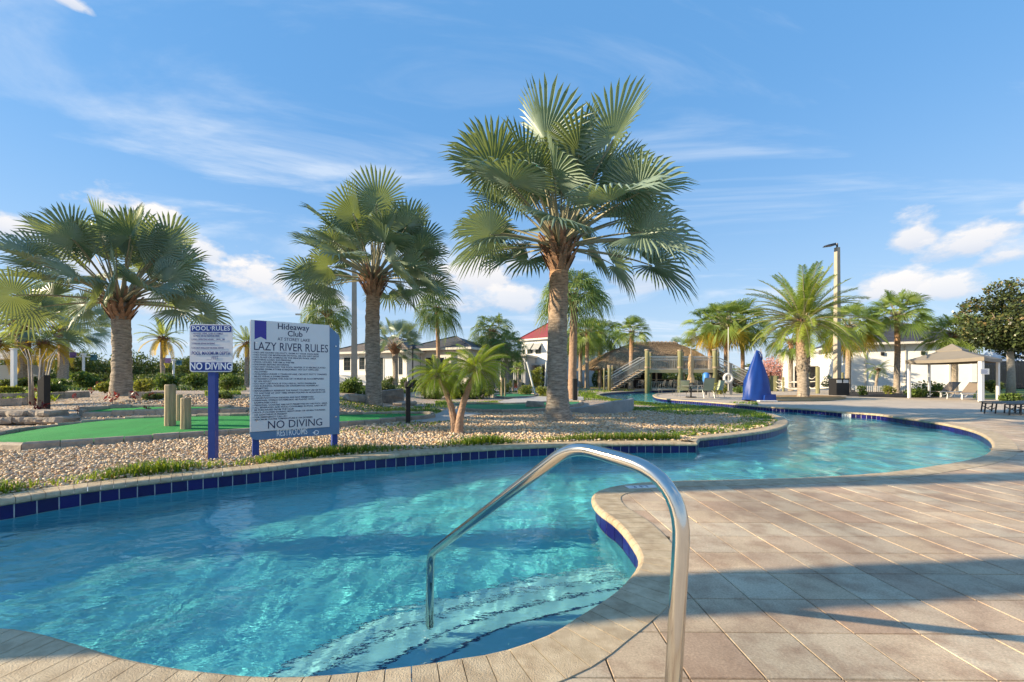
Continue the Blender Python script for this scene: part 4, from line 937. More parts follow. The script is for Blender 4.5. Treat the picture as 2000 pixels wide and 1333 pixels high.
# bare tree, blossom shrub at right
p = at(1500, PY, 80); r_ = random.Random(3); root = empty('bare_tree', (p.x, 80, 0), 0, 'leafless pale tree above the pink blossom shrub', 'tree'); mb = MB()
def branch(a, d, l, r, k):
    b = a+d*l; mb.tube([a, b], [r, r*.7], 4)
    if k:
        for _ in range(3): branch(b, (d+Vector((r_.uniform(-.7, .7), r_.uniform(-.7, .7), r_.uniform(-.1, .5)))).normalized(), l*.72, r*.62, k-1)
branch(Vector((0, 0, 0)), Vector((0, 0, 1)), 2.4, .12, 5); mb.obj('branches', M_palebranch, root)
p = at(1513, PY, 62); shrub('blossom_shrub', 'pink blossoming bush beyond the white far wall', 'shrub', None, (p.x, 62, .6), 2.9, 3.8, 2600, .26, M_pink, 90, 8)
for i, (px, ty, r, Y, lab) in enumerate([(1462, 708, 22, 70, 'small olive tree right of the palm clump'), (1478, 716, 26, 64, 'low tree behind the blue covered lift'), (1820, 625, 40, 60, 'olive treetop above the pool building roof'), (1885, 610, 46, 62, 'leafy treetop between the palm and the magnolia')]):
    p = at(px, PY, Y); s = Y/F; h = Zat(ty, Y); tree('broadleaf_tree', lab, OG, (p.x, Y, 0), h, r*s, h*.35, 1800, .30, M_oak, 95+i, .15, zc=h*.62)
# magnolia
p = at(1974, PY, 29); m_ = tree('magnolia_tree', 'glossy dark magnolia with pale trunk at the right edge', None, (p.x, 29, 0), Zat(553, 29), 3.3, 3.2, 17000, .22, M_mag, 101, .19, nb=32, blobr=.34, trunkm=M_palebranch, zc=Zat(630, 29), up=.5, asp=.55)

# ------------------------------------------------------------------ shrubs and bedding
SHG = 'shrubs in the garden beds'
def sh(lab, px, base_py, top_py, w_px, m=M_bush, n=900, leaf=.10, seed=0, name='shrub', Y=None, group=SHG, nb=7):
    b = Vector(gpos(px, base_py)) if Y is None else Vector((at(px, PY, Y).x, Y, 0)); s = b.y/F
    return shrub(name, lab, 'shrub' if name != 'red_plant' else 'plant', group, tuple(b), w_px*s/2, (base_py-top_py)*s if Y is None else Zat(top_py, Y), n, leaf, m, seed, nb)
sh('bushy green plant between the dark-trunked palm and the broad one', 160, 760, 722, 52, n=1500, leaf=.2, seed=1)
sh('green shrub in front of the yellow-fronded date palm', 326, 762, 722, 46, n=1300, leaf=.16, seed=2)
sh('green shrub just left of the blue sign post', 380, 762, 722, 46, n=1300, leaf=.15, seed=3)
sh('green shrub just right of the blue sign post', 444, 764, 728, 50, n=1300, leaf=.15, seed=4)
sh('red and green shrub right of the large sign', 690, 768, 741, 60, n=1500, leaf=.13, seed=5)
sh('yellowish bush right of the broad palm trunk', 280, 768, 742, 44, M_bushy, 1000, .12, 6)
sh('yellow-green bush left of the broad palm trunk', 205, 768, 748, 34, M_bushy, 800, .12, 7)
sh('low bushy plant behind the black post', 100, 770, 744, 50, M_bush, 900, .12, 8)
sh('yellow-green bush by the left edge', 20, 772, 752, 60, M_bushy, 900, .12, 9)
sh('big dark clump of strap leaves behind the left dwarf palm', 838, 779, 733, 66, M_oak, 3000, .17, 10, nb=12)
sh('big dark clump of strap leaves behind the right dwarf palm', 935, 779, 738, 74, M_oak, 3000, .17, 11, nb=12)
sh('dark clump of leaves between the twin dwarf palms', 886, 778, 736, 56, M_oak, 2600, .17, 12, nb=12)
sh('clipped green hedge plant by the white club building', 763, 755, 733, 30, M_bush, 900, .13, 13)
sh('bluish green shrub by the club building', 792, 756, 735, 32, M_bush, 900, .13, 14)
sh('low hedge plant behind the second fan palm', 752, 766, 746, 60, M_oak, 1400, .13, 15)
sh('yellow-green plant with orange leaves left of the big trunk', 1060, 775, 752, 34, M_bushy, 900, .13, 16)
sh('yellow-green plant below the slanted white props', 1028, 772, 752, 36, M_bushy, 800, .13, 17)
sh('tall light green shrub between slanted white props', 1050, 768, 700, 34, M_bushy, 1400, .16, 18)
sh('yellow plant in front of the low grey building', 985, 768, 738, 36, M_bushy, 900, .13, 19)
sh('green shrubs left of the hut stairs', 1175, 756, 738, 40, M_bush, 900, .14, 20)
sh('shrub behind the life ring', 1408, 770, 748, 34, M_bushy, 900, .13, 21)
sh('low green plants right of the life ring', 1445, 768, 755, 34, M_bush, 700, .13, 22)
sh('green shrub left of the shade canopy', 1790, 776, 758, 44, M_bush, 1100, .15, 23)
sh('green shrub behind the left canopy post', 1822, 774, 746, 50, M_bush, 1100, .15, 24)
sh('orange-leaved plant behind the canopy lounger', 1838, 774, 752, 22, M_bushy, 600, .14, 25)
sh('spiky young plant in the dark bed before the white wall', 1684, 772, 752, 22, M_bush, 400, .13, 26)
sh('low plants by the white wall right of the small palm', 1735, 770, 752, 26, M_bushy, 600, .13, 27)
sh('green plants under the magnolia', 1975, 783, 768, 60, M_bush, 1000, .13, 28)
sh('clipped square hedge beside the right canopy post', 1938, 768, 740, 40, M_oak, 2200, .12, 29)
sh('shrub by the second distant fence post', 1615, 762, 730, 30, M_bush, 900, .15, 30, Y=50)
sh('shrub at the left by the small shed', 12, 758, 740, 60, M_oak, 1400, .18, 31)
sh('low dark plants behind the narrow green', 300, 781, 770, 60, M_oak, 700, .10, 35)
sh('low dark plants right of the blue sign post', 440, 779, 768, 60, M_oak, 700, .10, 36)
# mid-distance understorey
for i, (px, b_, t_, w_, lab) in enumerate([(60, 757, 738, 70, 'understorey bush beneath the left edge palm'), (230, 755, 738, 60, 'understorey bush behind the broad palm trunk'), (290, 752, 736, 50, 'understorey bush left of the date palm trunk'), (415, 752, 735, 50, 'understorey bush behind the blue post'), (475, 753, 735, 50, 'understorey bush left of the large sign'), (120, 754, 738, 50, 'understorey bush by the dark trunk'), (820, 756, 740, 50, 'understorey bush before the club wall'), (720, 754, 738, 50, 'understorey bush behind the second fan palm trunk'), (1000, 758, 742, 60, 'understorey bush before the grey building'), (1100, 757, 740, 50, 'understorey bush behind the biggest trunk'), (1150, 752, 738, 50, 'understorey bush before the thin palm trunks')]):
    sh(lab, px, b_, t_, w_, M_bush if i % 2 else M_oak, 1200, .22, 50+i)
reds = [(73, 812, 30, 'red-leaved plant on the rocks at left'), (151, 808, 12, 'small red plant at the left end of the narrow green'), (193, 762, 16, 'bright red plant before the broad fan palm'), (178, 770, 12, 'dark red plant left of the broad palm base'), (219, 793, 26, 'tall red-leaved plant above the narrow green'), (259, 784, 18, 'red plant at the foot of the broad palm'), (65, 771, 14, 'red plant left of the black post'), (286, 806, 16, 'thin red plant standing before the narrow green'), (321, 796, 12, 'red plant just left of the tallest wooden post'), (2, 828, 18, 'red plant cut by the left edge of the picture'), (146, 782, 12, 'dark red plant beside the garden path'), (297, 782, 14, 'dark plant right of the broad palm base'), (1222, 758, 12, 'red flowers at the foot of the hut stairs'), (1008, 764, 14, 'red bromeliad behind the small turf')]
for i, (px, py, h, lab) in enumerate(reds):
    b = G(px, py); s = b.y/F; root = empty('red_plant', tuple(b), 0, lab, 'plant', 'red-leaved plants in the beds')
    mb = MB(); mb.tube([(0, 0, -.03), (.01, 0, h*s*.7)], [.012, .008], 4); mb.obj('stem', M_wood, root)
    cloud_obj('leaves', [(0, 0, h*s*.7, h*s*.42, h*s*.42, h*s*.40), (.05, 0, h*s*.4, h*s*.25, h*s*.25, h*s*.2)], 34, h*s*.38, M_red, 300+i, root, asp=.3, up=.8)
# pale bare clump left of black post
root = empty('bare_shrub', tuple(G(68, 792)), 0, 'grey leafless shrub just left of the black post', 'shrub'); mb = MB(); r_ = random.Random(8)
for i in range(9):
    a = r_.uniform(0, 6.28); q = r_.uniform(.2, .7); mb.tube([(math.cos(a)*.1, math.sin(a)*.1, 0), (math.cos(a)*q*.5, math.sin(a)*q*.5, .9), (math.cos(a)*q*.6, math.sin(a)*q*.6, 1.3), (math.cos(a)*q+r_.uniform(-.2, .2), math.sin(a)*q, 1.65)], [.03, .022, .014, .008], 5)
mb.obj('branches', M_palebranch, root, True)

# ------------------------------------------------------------------ materials for things
M_white = mat('white_paint', (.78, .77, .73), .55, var=.06, vscale=2)
M_stucco = mat('white_stucco', (.86, .85, .80), .85, var=.07, vscale=1.5, bump=.3, bscale=40)
M_cream = mat('cream_fascia', (.66, .62, .54), .7, var=.08)
M_slate = mat('dark_roof_tile', (.075, .08, .10), .7, col2=(.045, .05, .065), vscale=5, bump=.3, bscale=12, rand=.3)
M_redroof = mat('red_metal_roof', (.29, .055, .05), .5, var=.15, vscale=1, rand=.08)
M_glass = mat('dark_window_glass', (.02, .03, .035), .08, spec=.8)
M_black = mat('black_metal', (.015, .015, .017), .4)
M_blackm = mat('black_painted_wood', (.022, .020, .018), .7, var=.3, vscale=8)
M_greyshade = mat('grey_canvas', (.30, .30, .29), .8, var=.08)
M_blue = mat('blue_sign_paint', (.009, .045, .26), .45, var=.1, vscale=6)
M_signblue = mat('slate_blue_panel', (.11, .21, .36), .5, var=.04)
M_signwhite = mat('pale_sign_face', (.72, .68, .68), .5, var=.03)
M_ink = mat('navy_lettering', (.018, .022, .075), .6)
M_ribbon = mat('indigo_ribbon', (.04, .03, .28), .5)
M_letw = mat('white_lettering', (.75, .78, .82), .5)
M_steel = mat('brushed_steel', (.66, .63, .58), .14, 1.0, var=.08, vscale=8)
M_post = mat('weathered_post_wood', (.42, .33, .21), .8, col2=(.24, .18, .11), vscale=3, stretch=(6, 6, .5), bump=.8, bscale=14, bdist=.01)
M_pile = mat('greenish_piling', (.27, .26, .13), .8, col2=(.17, .165, .085), vscale=4, stretch=(4, 4, .6), bump=.5)
M_plank = mat('tan_timber', (.45, .33, .20), .8, col2=(.32, .23, .14), vscale=3, stretch=(1, 1, 4), bump=.3)
M_thatch = leaf_mat('dry_thatch', (.56, .40, .24), (.30, .21, .13), (.3, .2, .1), .9, .08, attr=True)
M_thatchb = mat('thatch_bed', (.30, .22, .15), .95, var=.4, vscale=8, stretch=(3, 3, 1))
M_cover = mat('royal_blue_cover', (.003, .042, .25), .5, var=.12, vscale=3)
M_sling = mat('sage_sling_fabric', (.36, .40, .26), .7, var=.1)
M_taupe = mat('taupe_sling_fabric', (.22, .18, .15), .75, var=.15)
M_greymetal = mat('grey_metal', (.30, .30, .28), .4, .6)
M_canopy = mat('shade_toned_canopy_fabric', (.23, .20, .16), .8, var=.08, vscale=2)  # taupe darkened so the colour carries the tree shade on the canopy
M_tanfab = mat('tan_umbrella_fabric', (.55, .38, .20), .8, var=.15, vscale=5)
M_teal = mat('teal_plastic', (.012, .13, .17), .4, var=.2)
M_rock = mat('garden_rock', (.40, .33, .26), .9, col2=(.22, .19, .16), vscale=4, bump=1, bscale=9, rand=.25, bdist=.03)
M_lowwall = mat('grey_render', (.33, .33, .32), .9, var=.18, vscale=3, bump=.4, bscale=30)
M_polec = mat('concrete_light_pole', (.38, .34, .27), .85, var=.15, vscale=2)

# ------------------------------------------------------------------ signs
def text(body, size, m, parent, loc, rot, name='lettering', align='LEFT', sx=1.0, ext=.0012, ls=1.0, cs=1.0, off=0.0):
    c = bpy.data.curves.new(name, 'FONT'); c.body = body; c.size = size; c.align_x = align; c.extrude = ext; c.space_line = ls; c.space_character = cs; c.resolution_u = 3; c.offset = off
    c.materials.append(m); o = bpy.data.objects.new(name, c); COL.objects.link(o); o.parent = parent; o.location = loc; o.rotation_euler = rot; o.scale = (sx, 1, 1); return o
# large sign: local frame x along the face, z up, face towards -y
SL = Vector((-3.662, 6.40, 0)); SR = Vector((-2.565, 7.17, 0)); e_ = (SR-SL).normalized(); SW = (SR-SL).length
big = empty('rules_sign', SL, math.atan2(e_.y, e_.x), 'large blue and white lazy river rules board on two blue posts', 'sign')
def suv(px, py):
    k = (px-PX)/F; u = (k*SL.y-SL.x)/(e_.x-k*e_.y); Y = SL.y+u*e_.y; return u, HC-(py-PY)/F*Y
def rounded(pts_r):
    o = []
    for i, (x, z, r) in enumerate(pts_r):
        a = Vector(pts_r[i-1][:2]); b = Vector((x, z)); c = Vector(pts_r[(i+1) % len(pts_r)][:2])
        if r <= 0: o.append((x, z)); continue
        d1 = (a-b).normalized(); d2 = (c-b).normalized(); p1 = b+d1*r; p2 = b+d2*r
        for k in range(7):
            t = k/6; q = p1.lerp(b, t).lerp(b.lerp(p2, t), t); o.append((q.x, q.y))
    return o
ux, uz, un = Vector((1, 0, 0)), Vector((0, 0, 1)), Vector((0, -1, 0))
zt = suv(488, 625)[1]; zb = suv(490, 861)[1]; w_white = suv(643, 640)[0]; zwb = suv(490, 841)[1]; 
mb = MB(); pl = rounded([(0, zt-.01, .02), (0, zb, .12), (SW, zb, .015), (SW, zt-.16, .05), (w_white+.02, zt-.04, .03), (w_white, zt-.01, 0)]); mb.extr(pl, (0, 0, 0), ux, uz, Vector((0, 1, 0)), .035); mb.obj('blue_panel', M_signblue, big)
zwb = zb+.135
mb = MB(); mb.extr([(.006, zt), (.006, zwb), (w_white, zwb), (w_white, zt)], (0, -.018, 0), ux, uz, Vector((0, 1, 0)), .0175); mb.obj('white_panel', M_signwhite, big)
mb = MB(); r0, r1 = suv(497, 700)[0], suv(520, 700)[0]; zr = suv(508, 664)[1]; mb.extr([(r0, zt-.006), (r0, zr), ((r0+r1)/2, zr+.045), (r1, zr), (r1, zt-.006)], (0, -.021, 0), ux, uz, Vector((0, 1, 0)), .0028); mb.obj('ribbon', M_ribbon, big)
mb = MB(); mb.box(.04, .13, .036, .12, -.2, zt-.25); mb.obj('sign_post', M_blue, big)
mb = MB(); mb.box(SW-.11, SW-.02, .036, .12, -.2, zt-.25); mb.obj('sign_post', M_blue, big)
RX = (R(90), 0, 0)
def tx(body, px, py, hpx, m=M_ink, align='LEFT', sx=1.0, yy=-.0195, **k):
    """px,py baseline in the photo; hpx cap height in px"""
    u, z = suv(px, py); Y = SL.y+u*e_.y; return text(body, hpx*Y/F/.70, m, big, (u, yy, z), RX, align=align, sx=sx, **k)
tx('Hideaway', 573, 645, 11, align='CENTER', sx=.92, off=.0012); tx('Club', 576, 658, 10.5, align='CENTER', sx=.95, off=.0012); tx('AT STOREY LAKE', 574, 667, 6, align='CENTER', sx=.88)
o = tx('LAZY RIVER RULES', 494.5, 684, 16.5, sx=.72)
rules = ["\u2022 NO LIFE GUARD ON DUTY, SWIM AT YOUR OWN RISK", "\u2022 NO FOOD OR BEVERAGES IN POOL OR ON WET DECK", "\u2022 NO GLASS OR ANIMALS IN THE FENCED POOL AREA", "\u2022 BATHING LOAD: 210 PERSONS", "\u2022 POOL HOURS: 9:00 AM to 9:00 PM", "\u2022 SHOWER BEFORE ENTERING",
 "\u2022 DO NOT SWALLOW THE POOL WATER, IT IS RECIRCULATED", "\u2022 PROPER SWIM ATTIRE IS REQUIRED. NO CUT OFFS ARE", "  ALLOWED", "\u2022 CHILDREN UNDER 3 YEARS OF AGE, OR NOT POTTY TRAINED", "  MUST WEAR A SWIM DIAPER", "\u2022 CHILDREN UNDER THE AGE OF 14 MUST BE ACCOMPANIED", "  BY AN ADULT", "\u2022 DO NOT USE POOL IF YOU ARE ILL WITH DIARRHEA",
 "\u2022 NO RUNNING, PUSHING OR DANGEROUS HORSEPLAY", "  PERMITTED", "\u2022 MANAGEMENT RESERVES THE RIGHT TO DENY USE OF POOL", "  TO ANYONE AT ANY TIME WHEN FOUND IN VIOLATION OF", "  POOL RULES", "\u2022 LARGE FLOTATION DEVICES ARE NOT PERMITTED", "\u2022 PERSONAL STEREO SYSTEMS MAY BE PLAYED WITH", "  EARPHONES ONLY",
 "\u2022 PERSONAL COOLERS ARE NOT PERMITTED IN THE POOL AREA", "\u2022 ALL BEVERAGES AND FOOD CONSUMED IN POOL AREA MUST", "  BE PURCHASED FROM THE CLUB", "\u2022 POOL IS CLOSED DURING HEAVY RAIN OR WHEN THUNDER", "  OR LIGHTNING IS PRESENT", "\u2022 FOR EMERGENCY CALL 911", "\u2022 MAXIMUM WATER TEMPERATURE IS 104 DEGREES"]
zr0 = suv(492, 690)[1]; zr1 = suv(492, 822)[1]; lh = (zr0-zr1)/(len(rules)-1)
for i, r in enumerate(rules): text(r, lh*.90, M_ink, big, (.035, -.0195, zr0-i*lh), RX, sx=1.13, ext=.0008, off=.0006)
o = tx('NO DIVING', 521.5, 837.5, 15, sx=.92)
o = tx('RESTROOMS', 540, 852.5, 12.5, M_letw, sx=.56, yy=-.0015, off=.001)
u, z = suv(617.5, 846); mb = MB()
arc = [(u+math.cos(t)*.036, -.003, z+.008+math.sin(t)*.032) for t in np.linspace(2.2, -2.2, 14)]; mb.tube(arc, .008, 6); mb.extr([(u-.06, z+.008), (u-.015, z+.04), (u-.015, z-.025)], (0, -.005, 0), ux, uz, Vector((0, 1, 0)), .004); mb.obj('arrow', M_letw, big)
# small sign
Ys = W(415, 899).y; sL = at(370, 700, Ys); root = empty('pool_rules_sign', (at(413, 740, Ys).x, Ys, 0), R(3), 'small white and blue pool rules sign on a single blue post', 'sign'); s = Ys/F
mb = MB(); mb.box(-.05, .05, 0, .09, -.2, Zat(728, Ys)); mb.box(-.035, .035, .012, .06, Zat(728, Ys), Zat(650, Ys)); mb.obj('post', M_blue, root)
w2 = 40.5*s; z1, z0 = Zat(634, Ys), Zat(727, Ys)
mb = MB(); mb.extr(rounded([(-w2, z1, .05), (-w2, z0, .05), (w2, z0, .05), (w2, z1, .05)]), (0, -.008, 0), ux, uz, Vector((0, 1, 0)), .007); mb.obj('sign_plate', M_signwhite, root)
zz1 = z1-.015; hb = 13*s; mb = MB(); mb.extr(rounded([(-w2+.015, zz1, .04), (-w2+.015, zz1-hb, 0), (w2-.015, zz1-hb, 0), (w2-.015, zz1, .04)]), (0, -.010, 0), ux, uz, Vector((0, 1, 0)), .0019); mb.obj('header_band', M_blue, root)
zz0 = z0+.015; hb2 = 17*s; mb = MB(); mb.extr(rounded([(-w2+.015, zz0+hb2, 0), (-w2+.015, zz0, .04), (w2-.015, zz0, .04), (w2-.015, zz0+hb2, 0)]), (0, -.010, 0), ux, uz, Vector((0, 1, 0)), .0019); mb.obj('footer_band', M_blue, root)
def ts(body, x, z, size, m=M_blue, align='CENTER', sx=1.0, **k): return text(body, size, m, root, (x, -.0115, z), RX, align=align, sx=sx, ext=.0006, **k)
ts('POOL RULES', 0, zz1-hb+.022, .092, M_letw, sx=.98, cs=1.08, off=.001); ts('NO DIVING', 0, zz0+.022, .145, M_letw, sx=.80, off=.0022)
for i, (b_, zq, sz) in enumerate([("1. NO FOOD, DRINK, GLASS OR ANIMALS", .10, .036), ("    IN POOL OR ON THE POOL DECK.", .135, .036), ("2. POOL OPERATING HOURS:__ UNTIL__PM", .185, .036), ("3. SHOWER BEFORE ENTERING", .245, .036), ("4. DO NOT SWALLOW THE POOL WATER", .31, .036)]):
    ts(b_, -w2+.03, zz1-.035-zq, sz*.95, align='LEFT', sx=.70, off=.0003)
ts('POOL MAXIMUM DEPTH', 0, zz1-.435, .072, sx=.70, off=.0005); ts('___FEET', .02, zz1-.500, .062, sx=.75)

for (a_, z_) in ((.09, zt-.35), (.09, zb+.30), (SW-.065, zt-.35), (SW-.065, zb+.30)):
    mb = MB(); mb.tube([(a_, -.024, z_), (a_, .0, z_)], .011, 8); mb.obj('bolt', M_steel, big)
for z_ in (z1-.055, z0+.05):
    mb = MB(); mb.tube([(0, -.017, z_), (0, 0, z_)], .008, 8); mb.obj('bolt', M_steel, root)

# ------------------------------------------------------------------ handrail
def fillet(pts, rads, seg=8):
    o = [Vector(pts[0])]
    for i in range(1, len(pts)-1):
        a, b, c = Vector(pts[i-1]), Vector(pts[i]), Vector(pts[i+1]); r = rads[i-1]; d1 = (a-b).normalized(); d2 = (c-b).normalized(); p1 = b+d1*r; p2 = b+d2*r
        for k in range(seg+1): t = k/seg; o.append(p1.lerp(b, t).lerp(b.lerp(p2, t), t))
    o.append(Vector(pts[-1])); return o
rail = empty('handrail', (.545, 1.275, 0), 0, 'bent stainless steel handrail rising from the pool steps to the deck', 'handrail')
def RP(t, z): return Vector((-.92*t+.02, 1.215*t-.01, z))
pth = fillet([(0, 0, -.05), (.045, -.015, .905), RP(.27, .945), RP(.99, .165), RP(1.0, -.36)], [.20, .10, .07], 10)
mb = MB(); mb.tube(pth, .0245, 20); mb.obj('tube', M_steel, rail, True)
mb = MB(); n_ = 20; pr_ = [(.0255, .03), (.05, .012), (.055, .0015)]
vs = [(math.cos(2*math.pi*j/n_)*r, math.sin(2*math.pi*j/n_)*r, z) for r, z in pr_ for j in range(n_)]; mb.add(vs, [(i*n_+j, i*n_+(j+1) % n_, (i+1)*n_+(j+1) % n_, (i+1)*n_+j) for i in range(2) for j in range(n_)]); mb.obj('base_ring', M_steel, rail, True)

# depth markers
p = W(1258, 951, .006); root = empty('depth_marker', (p.x, p.y, .0052), R(8), 'white tile marked 3 FT set in the coping at the pool corner', 'depth marker')
mb = MB(); mb.box(-.20, .20, -.055, .055, .0003, .0035); mb.obj('marker_tile', M_white, root); text('3 FT', .11, M_ink, root, (-.14, -.038, .0037), (0, 0, 0), ext=.0004)
for (px, py, lab, seg) in ((1136, 888, 'white 3 FT tile in the blue band of the near island wall', 0), (1653, 813, 'white 3 FT tile in the blue band of the far deck wall', 1)):
    Q = A if seg == 0 else D; w_ = v2(W(px, py-8)); k = min(range(2, len(Q)-2), key=lambda i: (Q[i]-w_).length); n_ = normals(Q)[k]; c = Q[k]+n_*.038
    root = empty('depth_marker', (c.x, c.y, 0), math.atan2(n_.y, n_.x)-R(90), lab, 'depth marker'); root.rotation_euler[2] = math.atan2(n_.y, n_.x)-R(90)
    mb = MB(); mb.box(-.15, .15, -.004, .004, -.213, -.06); mb.obj('marker_tile', M_white, root); text('3 FT', .13, M_ink, root, (0, -.0045, -.185), RX, align='CENTER', ext=.0004)
# skimmer lid
p = W(1965, 880); root = empty('skimmer_lid', (p.x, p.y, .005), 0, 'round skimmer lid set in the deck by the far bend', 'skimmer lid'); mb = MB(); mb.tube([(0, 0, -.002), (0, 0, .005)], .16, 24); mb.obj('lid', M_coping, root); mb = MB(); mb.tube([(math.cos(a)*.175, math.sin(a)*.175, .001) for a in np.linspace(0, 2*math.pi, 26)], .007, 5); mb.obj('rim', M_joint, root)

# ------------------------------------------------------------------ posts, rocks, small garden things
def log(lab, px0, px1, top, base, m=M_post, name='wooden_post', group='wooden posts on the long green', n=9, rot=.2):
    b = G((px0+px1)/2, base); s = b.y/F; r = (px1-px0)/2*s; h = (base-top)*s; root = empty(name, (b.x, b.y, b.z+.03), rot, lab, 'post', group)
    rr = random.Random(px0); mb = MB(); mb.tube([(0, 0, -.05), (0, 0, h*.5), (0, 0, h-.02), (0, 0, h)], [r*1.02, r, r*.98, r*.86], n); mb.obj('shaft', m, root); return root
log('tallest and leftmost of the three wooden posts on the green', 323, 342, 754, 843); log('middle wooden post, farthest back of the three', 345, 356, 773, 831); log('shortest wooden post, front right of the three', 354, 372, 780, 847)
b = G(86, 803); s = b.y/F; root = empty('black_post', tuple(b), 0, 'black post with a slanted top beside the rock edging', 'post'); mb = MB(); w = 6.2*s; h = 70*s
mb.add([(-w, -w, -.1), (w, -w, -.1), (w, w, -.1), (-w, w, -.1), (-w, -w, h-.16), (w, -w, h), (w, w, h), (-w, w, h-.16)], [(4, 5, 6, 7), (0, 1, 5, 4), (1, 2, 6, 5), (2, 3, 7, 6), (3, 0, 4, 7)]); mb.obj('shaft', M_blackm, root)
b = W(797, 830); s = b.y/F; root = empty('black_post', tuple(b), .3, 'black post with a boxy head at the end of the long green', 'post'); mb = MB(); mb.box(-4.2*s, 4.2*s, -4.2*s, 4.2*s, -.1, 72*s); mb.obj('shaft', M_blackm, root)
mb = MB(); mb.tube([(0, 0, 72*s), (0, 0, 74*s), (0, 0, 82*s), (0, 0, 85*s)], [5*s, 8*s, 8*s, 4*s], 8); mb.obj('head', M_blackm, root); mb = MB(); mb.tube([(0, 0, 85*s), (0, 0, 98*s)], [1.8*s, 1.2*s], 6); mb.obj('pale_cap', M_white, root)
b = G(1123, 786); s = b.y/F; root = empty('black_post', tuple(b), 0, 'thin black post right of the biggest palm trunk', 'post'); mb = MB(); mb.box(-4*s, 4*s, -4*s, 4*s, -.1, 46*s); mb.obj('shaft', M_blackm, root)
def rock_mesh(rr, w, d, h):
    bmm = bmesh.new(); bmesh.ops.create_cube(bmm, size=1); bmesh.ops.subdivide_edges(bmm, edges=bmm.edges[:], cuts=2, use_grid_fill=True)
    for v in bmm.verts:
        q = v.co.normalized()*.62; v.co = v.co.lerp(q, .35); v.co = Vector((v.co.x*w, v.co.y*d, v.co.z*h)); v.co += Vector((rr.uniform(-1, 1)*w, rr.uniform(-1, 1)*d, rr.uniform(-1, 1)*h))*.045
    me = bpy.data.meshes.new('stone'); bmm.to_mesh(me); bmm.free(); me.materials.append(M_rock); return me
rr = random.Random(2); rw = empty('rock_edging', tuple(G(60, 826)), 0, 'stacked flat rocks edging the bed at the left edge', 'rock wall')
base = G(60, 826); s = base.y/F
for row in range(2):
    x = -110*s
    while x < (52-row*14)*s:
        w = rr.uniform(.28, .55); link('stone', rock_mesh(rr, w, .5, 13*s), rw, (x+w/2, rr.uniform(-.05, .05)+row*.12, 6*s+row*12*s), (0, rr.uniform(-.04, .04), rr.uniform(-.1, .1))); x += w*.97
for i, (px, py, w, h, lab) in enumerate([(1045, 797, 34, 12, 'tan boulder lying on the teal turf beside the big trunk'), (758, 786, 60, 22, 'grey boulder right of the second fan palm'), (700, 786, 50, 14, 'long flat rock left of the second fan palm'), (790, 792, 40, 7, 'low flat stone edging behind the second palm')]):
    b = G(px, py); s = b.y/F; o = link('boulder', rock_mesh(random.Random(i), w*s, w*s*.7, h*s*1.25), None, (b.x, b.y, b.z+h*s*.45), (0, .08*(-1)**i, .3*i)); tag(o, lab, 'rock', 'boulders in the garden beds')
# timber/stone edging strips in the left back beds
for i, (x0, x1, y0, y1, lab) in enumerate([(-20, 62, 781, 779, 'low stone kerb in the left bed behind the rocks'), (95, 175, 778, 775, 'low kerb before the dark red plants'), (255, 330, 777, 776, 'low kerb right of the broad palm'), (-20, 60, 792, 789, 'second low kerb nearer the rocks')]):
    a, b = G(x0, y0), G(x1, y1); mb = MB(); n = 8; rr = random.Random(i); root = empty('bed_kerb', tuple(a), 0, lab, 'kerb', 'low kerbs in the back beds')
    for k in range(n):
        p, q = a.lerp(b, k/n), a.lerp(b, (k+.96)/n); m2 = MB(); m2.bar(p-a+Vector((0, 0, .08)), q-a+Vector((0, 0, .08+rr.uniform(-.01, .01))), .22, .2); m2.obj('kerb_stone', M_curb, root)
# low grey wall
lw = W(1060+60, 805); pts = [v2(W(*p)) for p in [(1112, 806), (1140, 808), (1180, 809), (1215, 807.5), (1236, 802), (1238, 799)]]; pts = catmull(pts, .25); top = .40
mb = MB(); k = len(pts)
for i, p in enumerate(pts):
    t = i/(k-1); n_ = normals(pts)[i]*ORI; h = .16+(.44-.16)*smooth(t*2.2); q = p+Vector((.0, .28)); mb.v += [(p.x, p.y, -.05), (p.x, p.y, h-.02), (p.x, p.y+.02, h), (q.x, q.y, h), (q.x, q.y, -.05)]
mb.f = [(i*5+j, (i+1)*5+j, (i+1)*5+j+1, i*5+j+1) for i in range(k-1) for j in range(4)]+[(0, 1, 2, 3, 4), tuple(reversed(range((k-1)*5, k*5)))]; mb.m = [0]*len(mb.f)
o = mb.obj('low_wall', M_lowwall); tag(o, 'low curved grey garden wall right of the biggest palm', 'wall')

# teal boats
for i, (px, py, w, h, lab) in enumerate([(1150, 752, 52, 12, 'teal upturned boat beside the hut stairs'), (262, 756, 28, 10, 'teal upturned boat right of the broad palm trunk'), (200, 757, 36, 9, 'dark teal upturned boat left of the broad palm trunk')]):
    b = G(px, py); s = b.y/F; mb = MB(); n = 12; L2 = w*s/2
    for k in range(n+1):
        t = -1+2*k/n; r = math.sqrt(max(.02, 1-t*t))
        for j in range(9): a = math.pi*j/8; mb.v.append((t*L2, math.cos(a)*r*h*s*.9, math.sin(a)*r*h*s*(1+.1*t*t)))
    mb.f = [(k*9+j, (k+1)*9+j, (k+1)*9+j+1, k*9+j+1) for k in range(n) for j in range(8)]; mb.m = [0]*len(mb.f); root = empty('upturned_boat', (b.x, b.y, b.z), R(4), lab, 'boat', 'teal upturned boats'); mb.obj('hull', M_teal, root, True)
    m2 = MB(); m2.tube([(-L2*.98, 0, h*s*.3), (-L2*.5, 0, h*s*.95), (0, 0, h*s*1.04), (L2*.5, 0, h*s*.95), (L2*.98, 0, h*s*.3)], .03, 5); m2.obj('keel', M_teal, root)

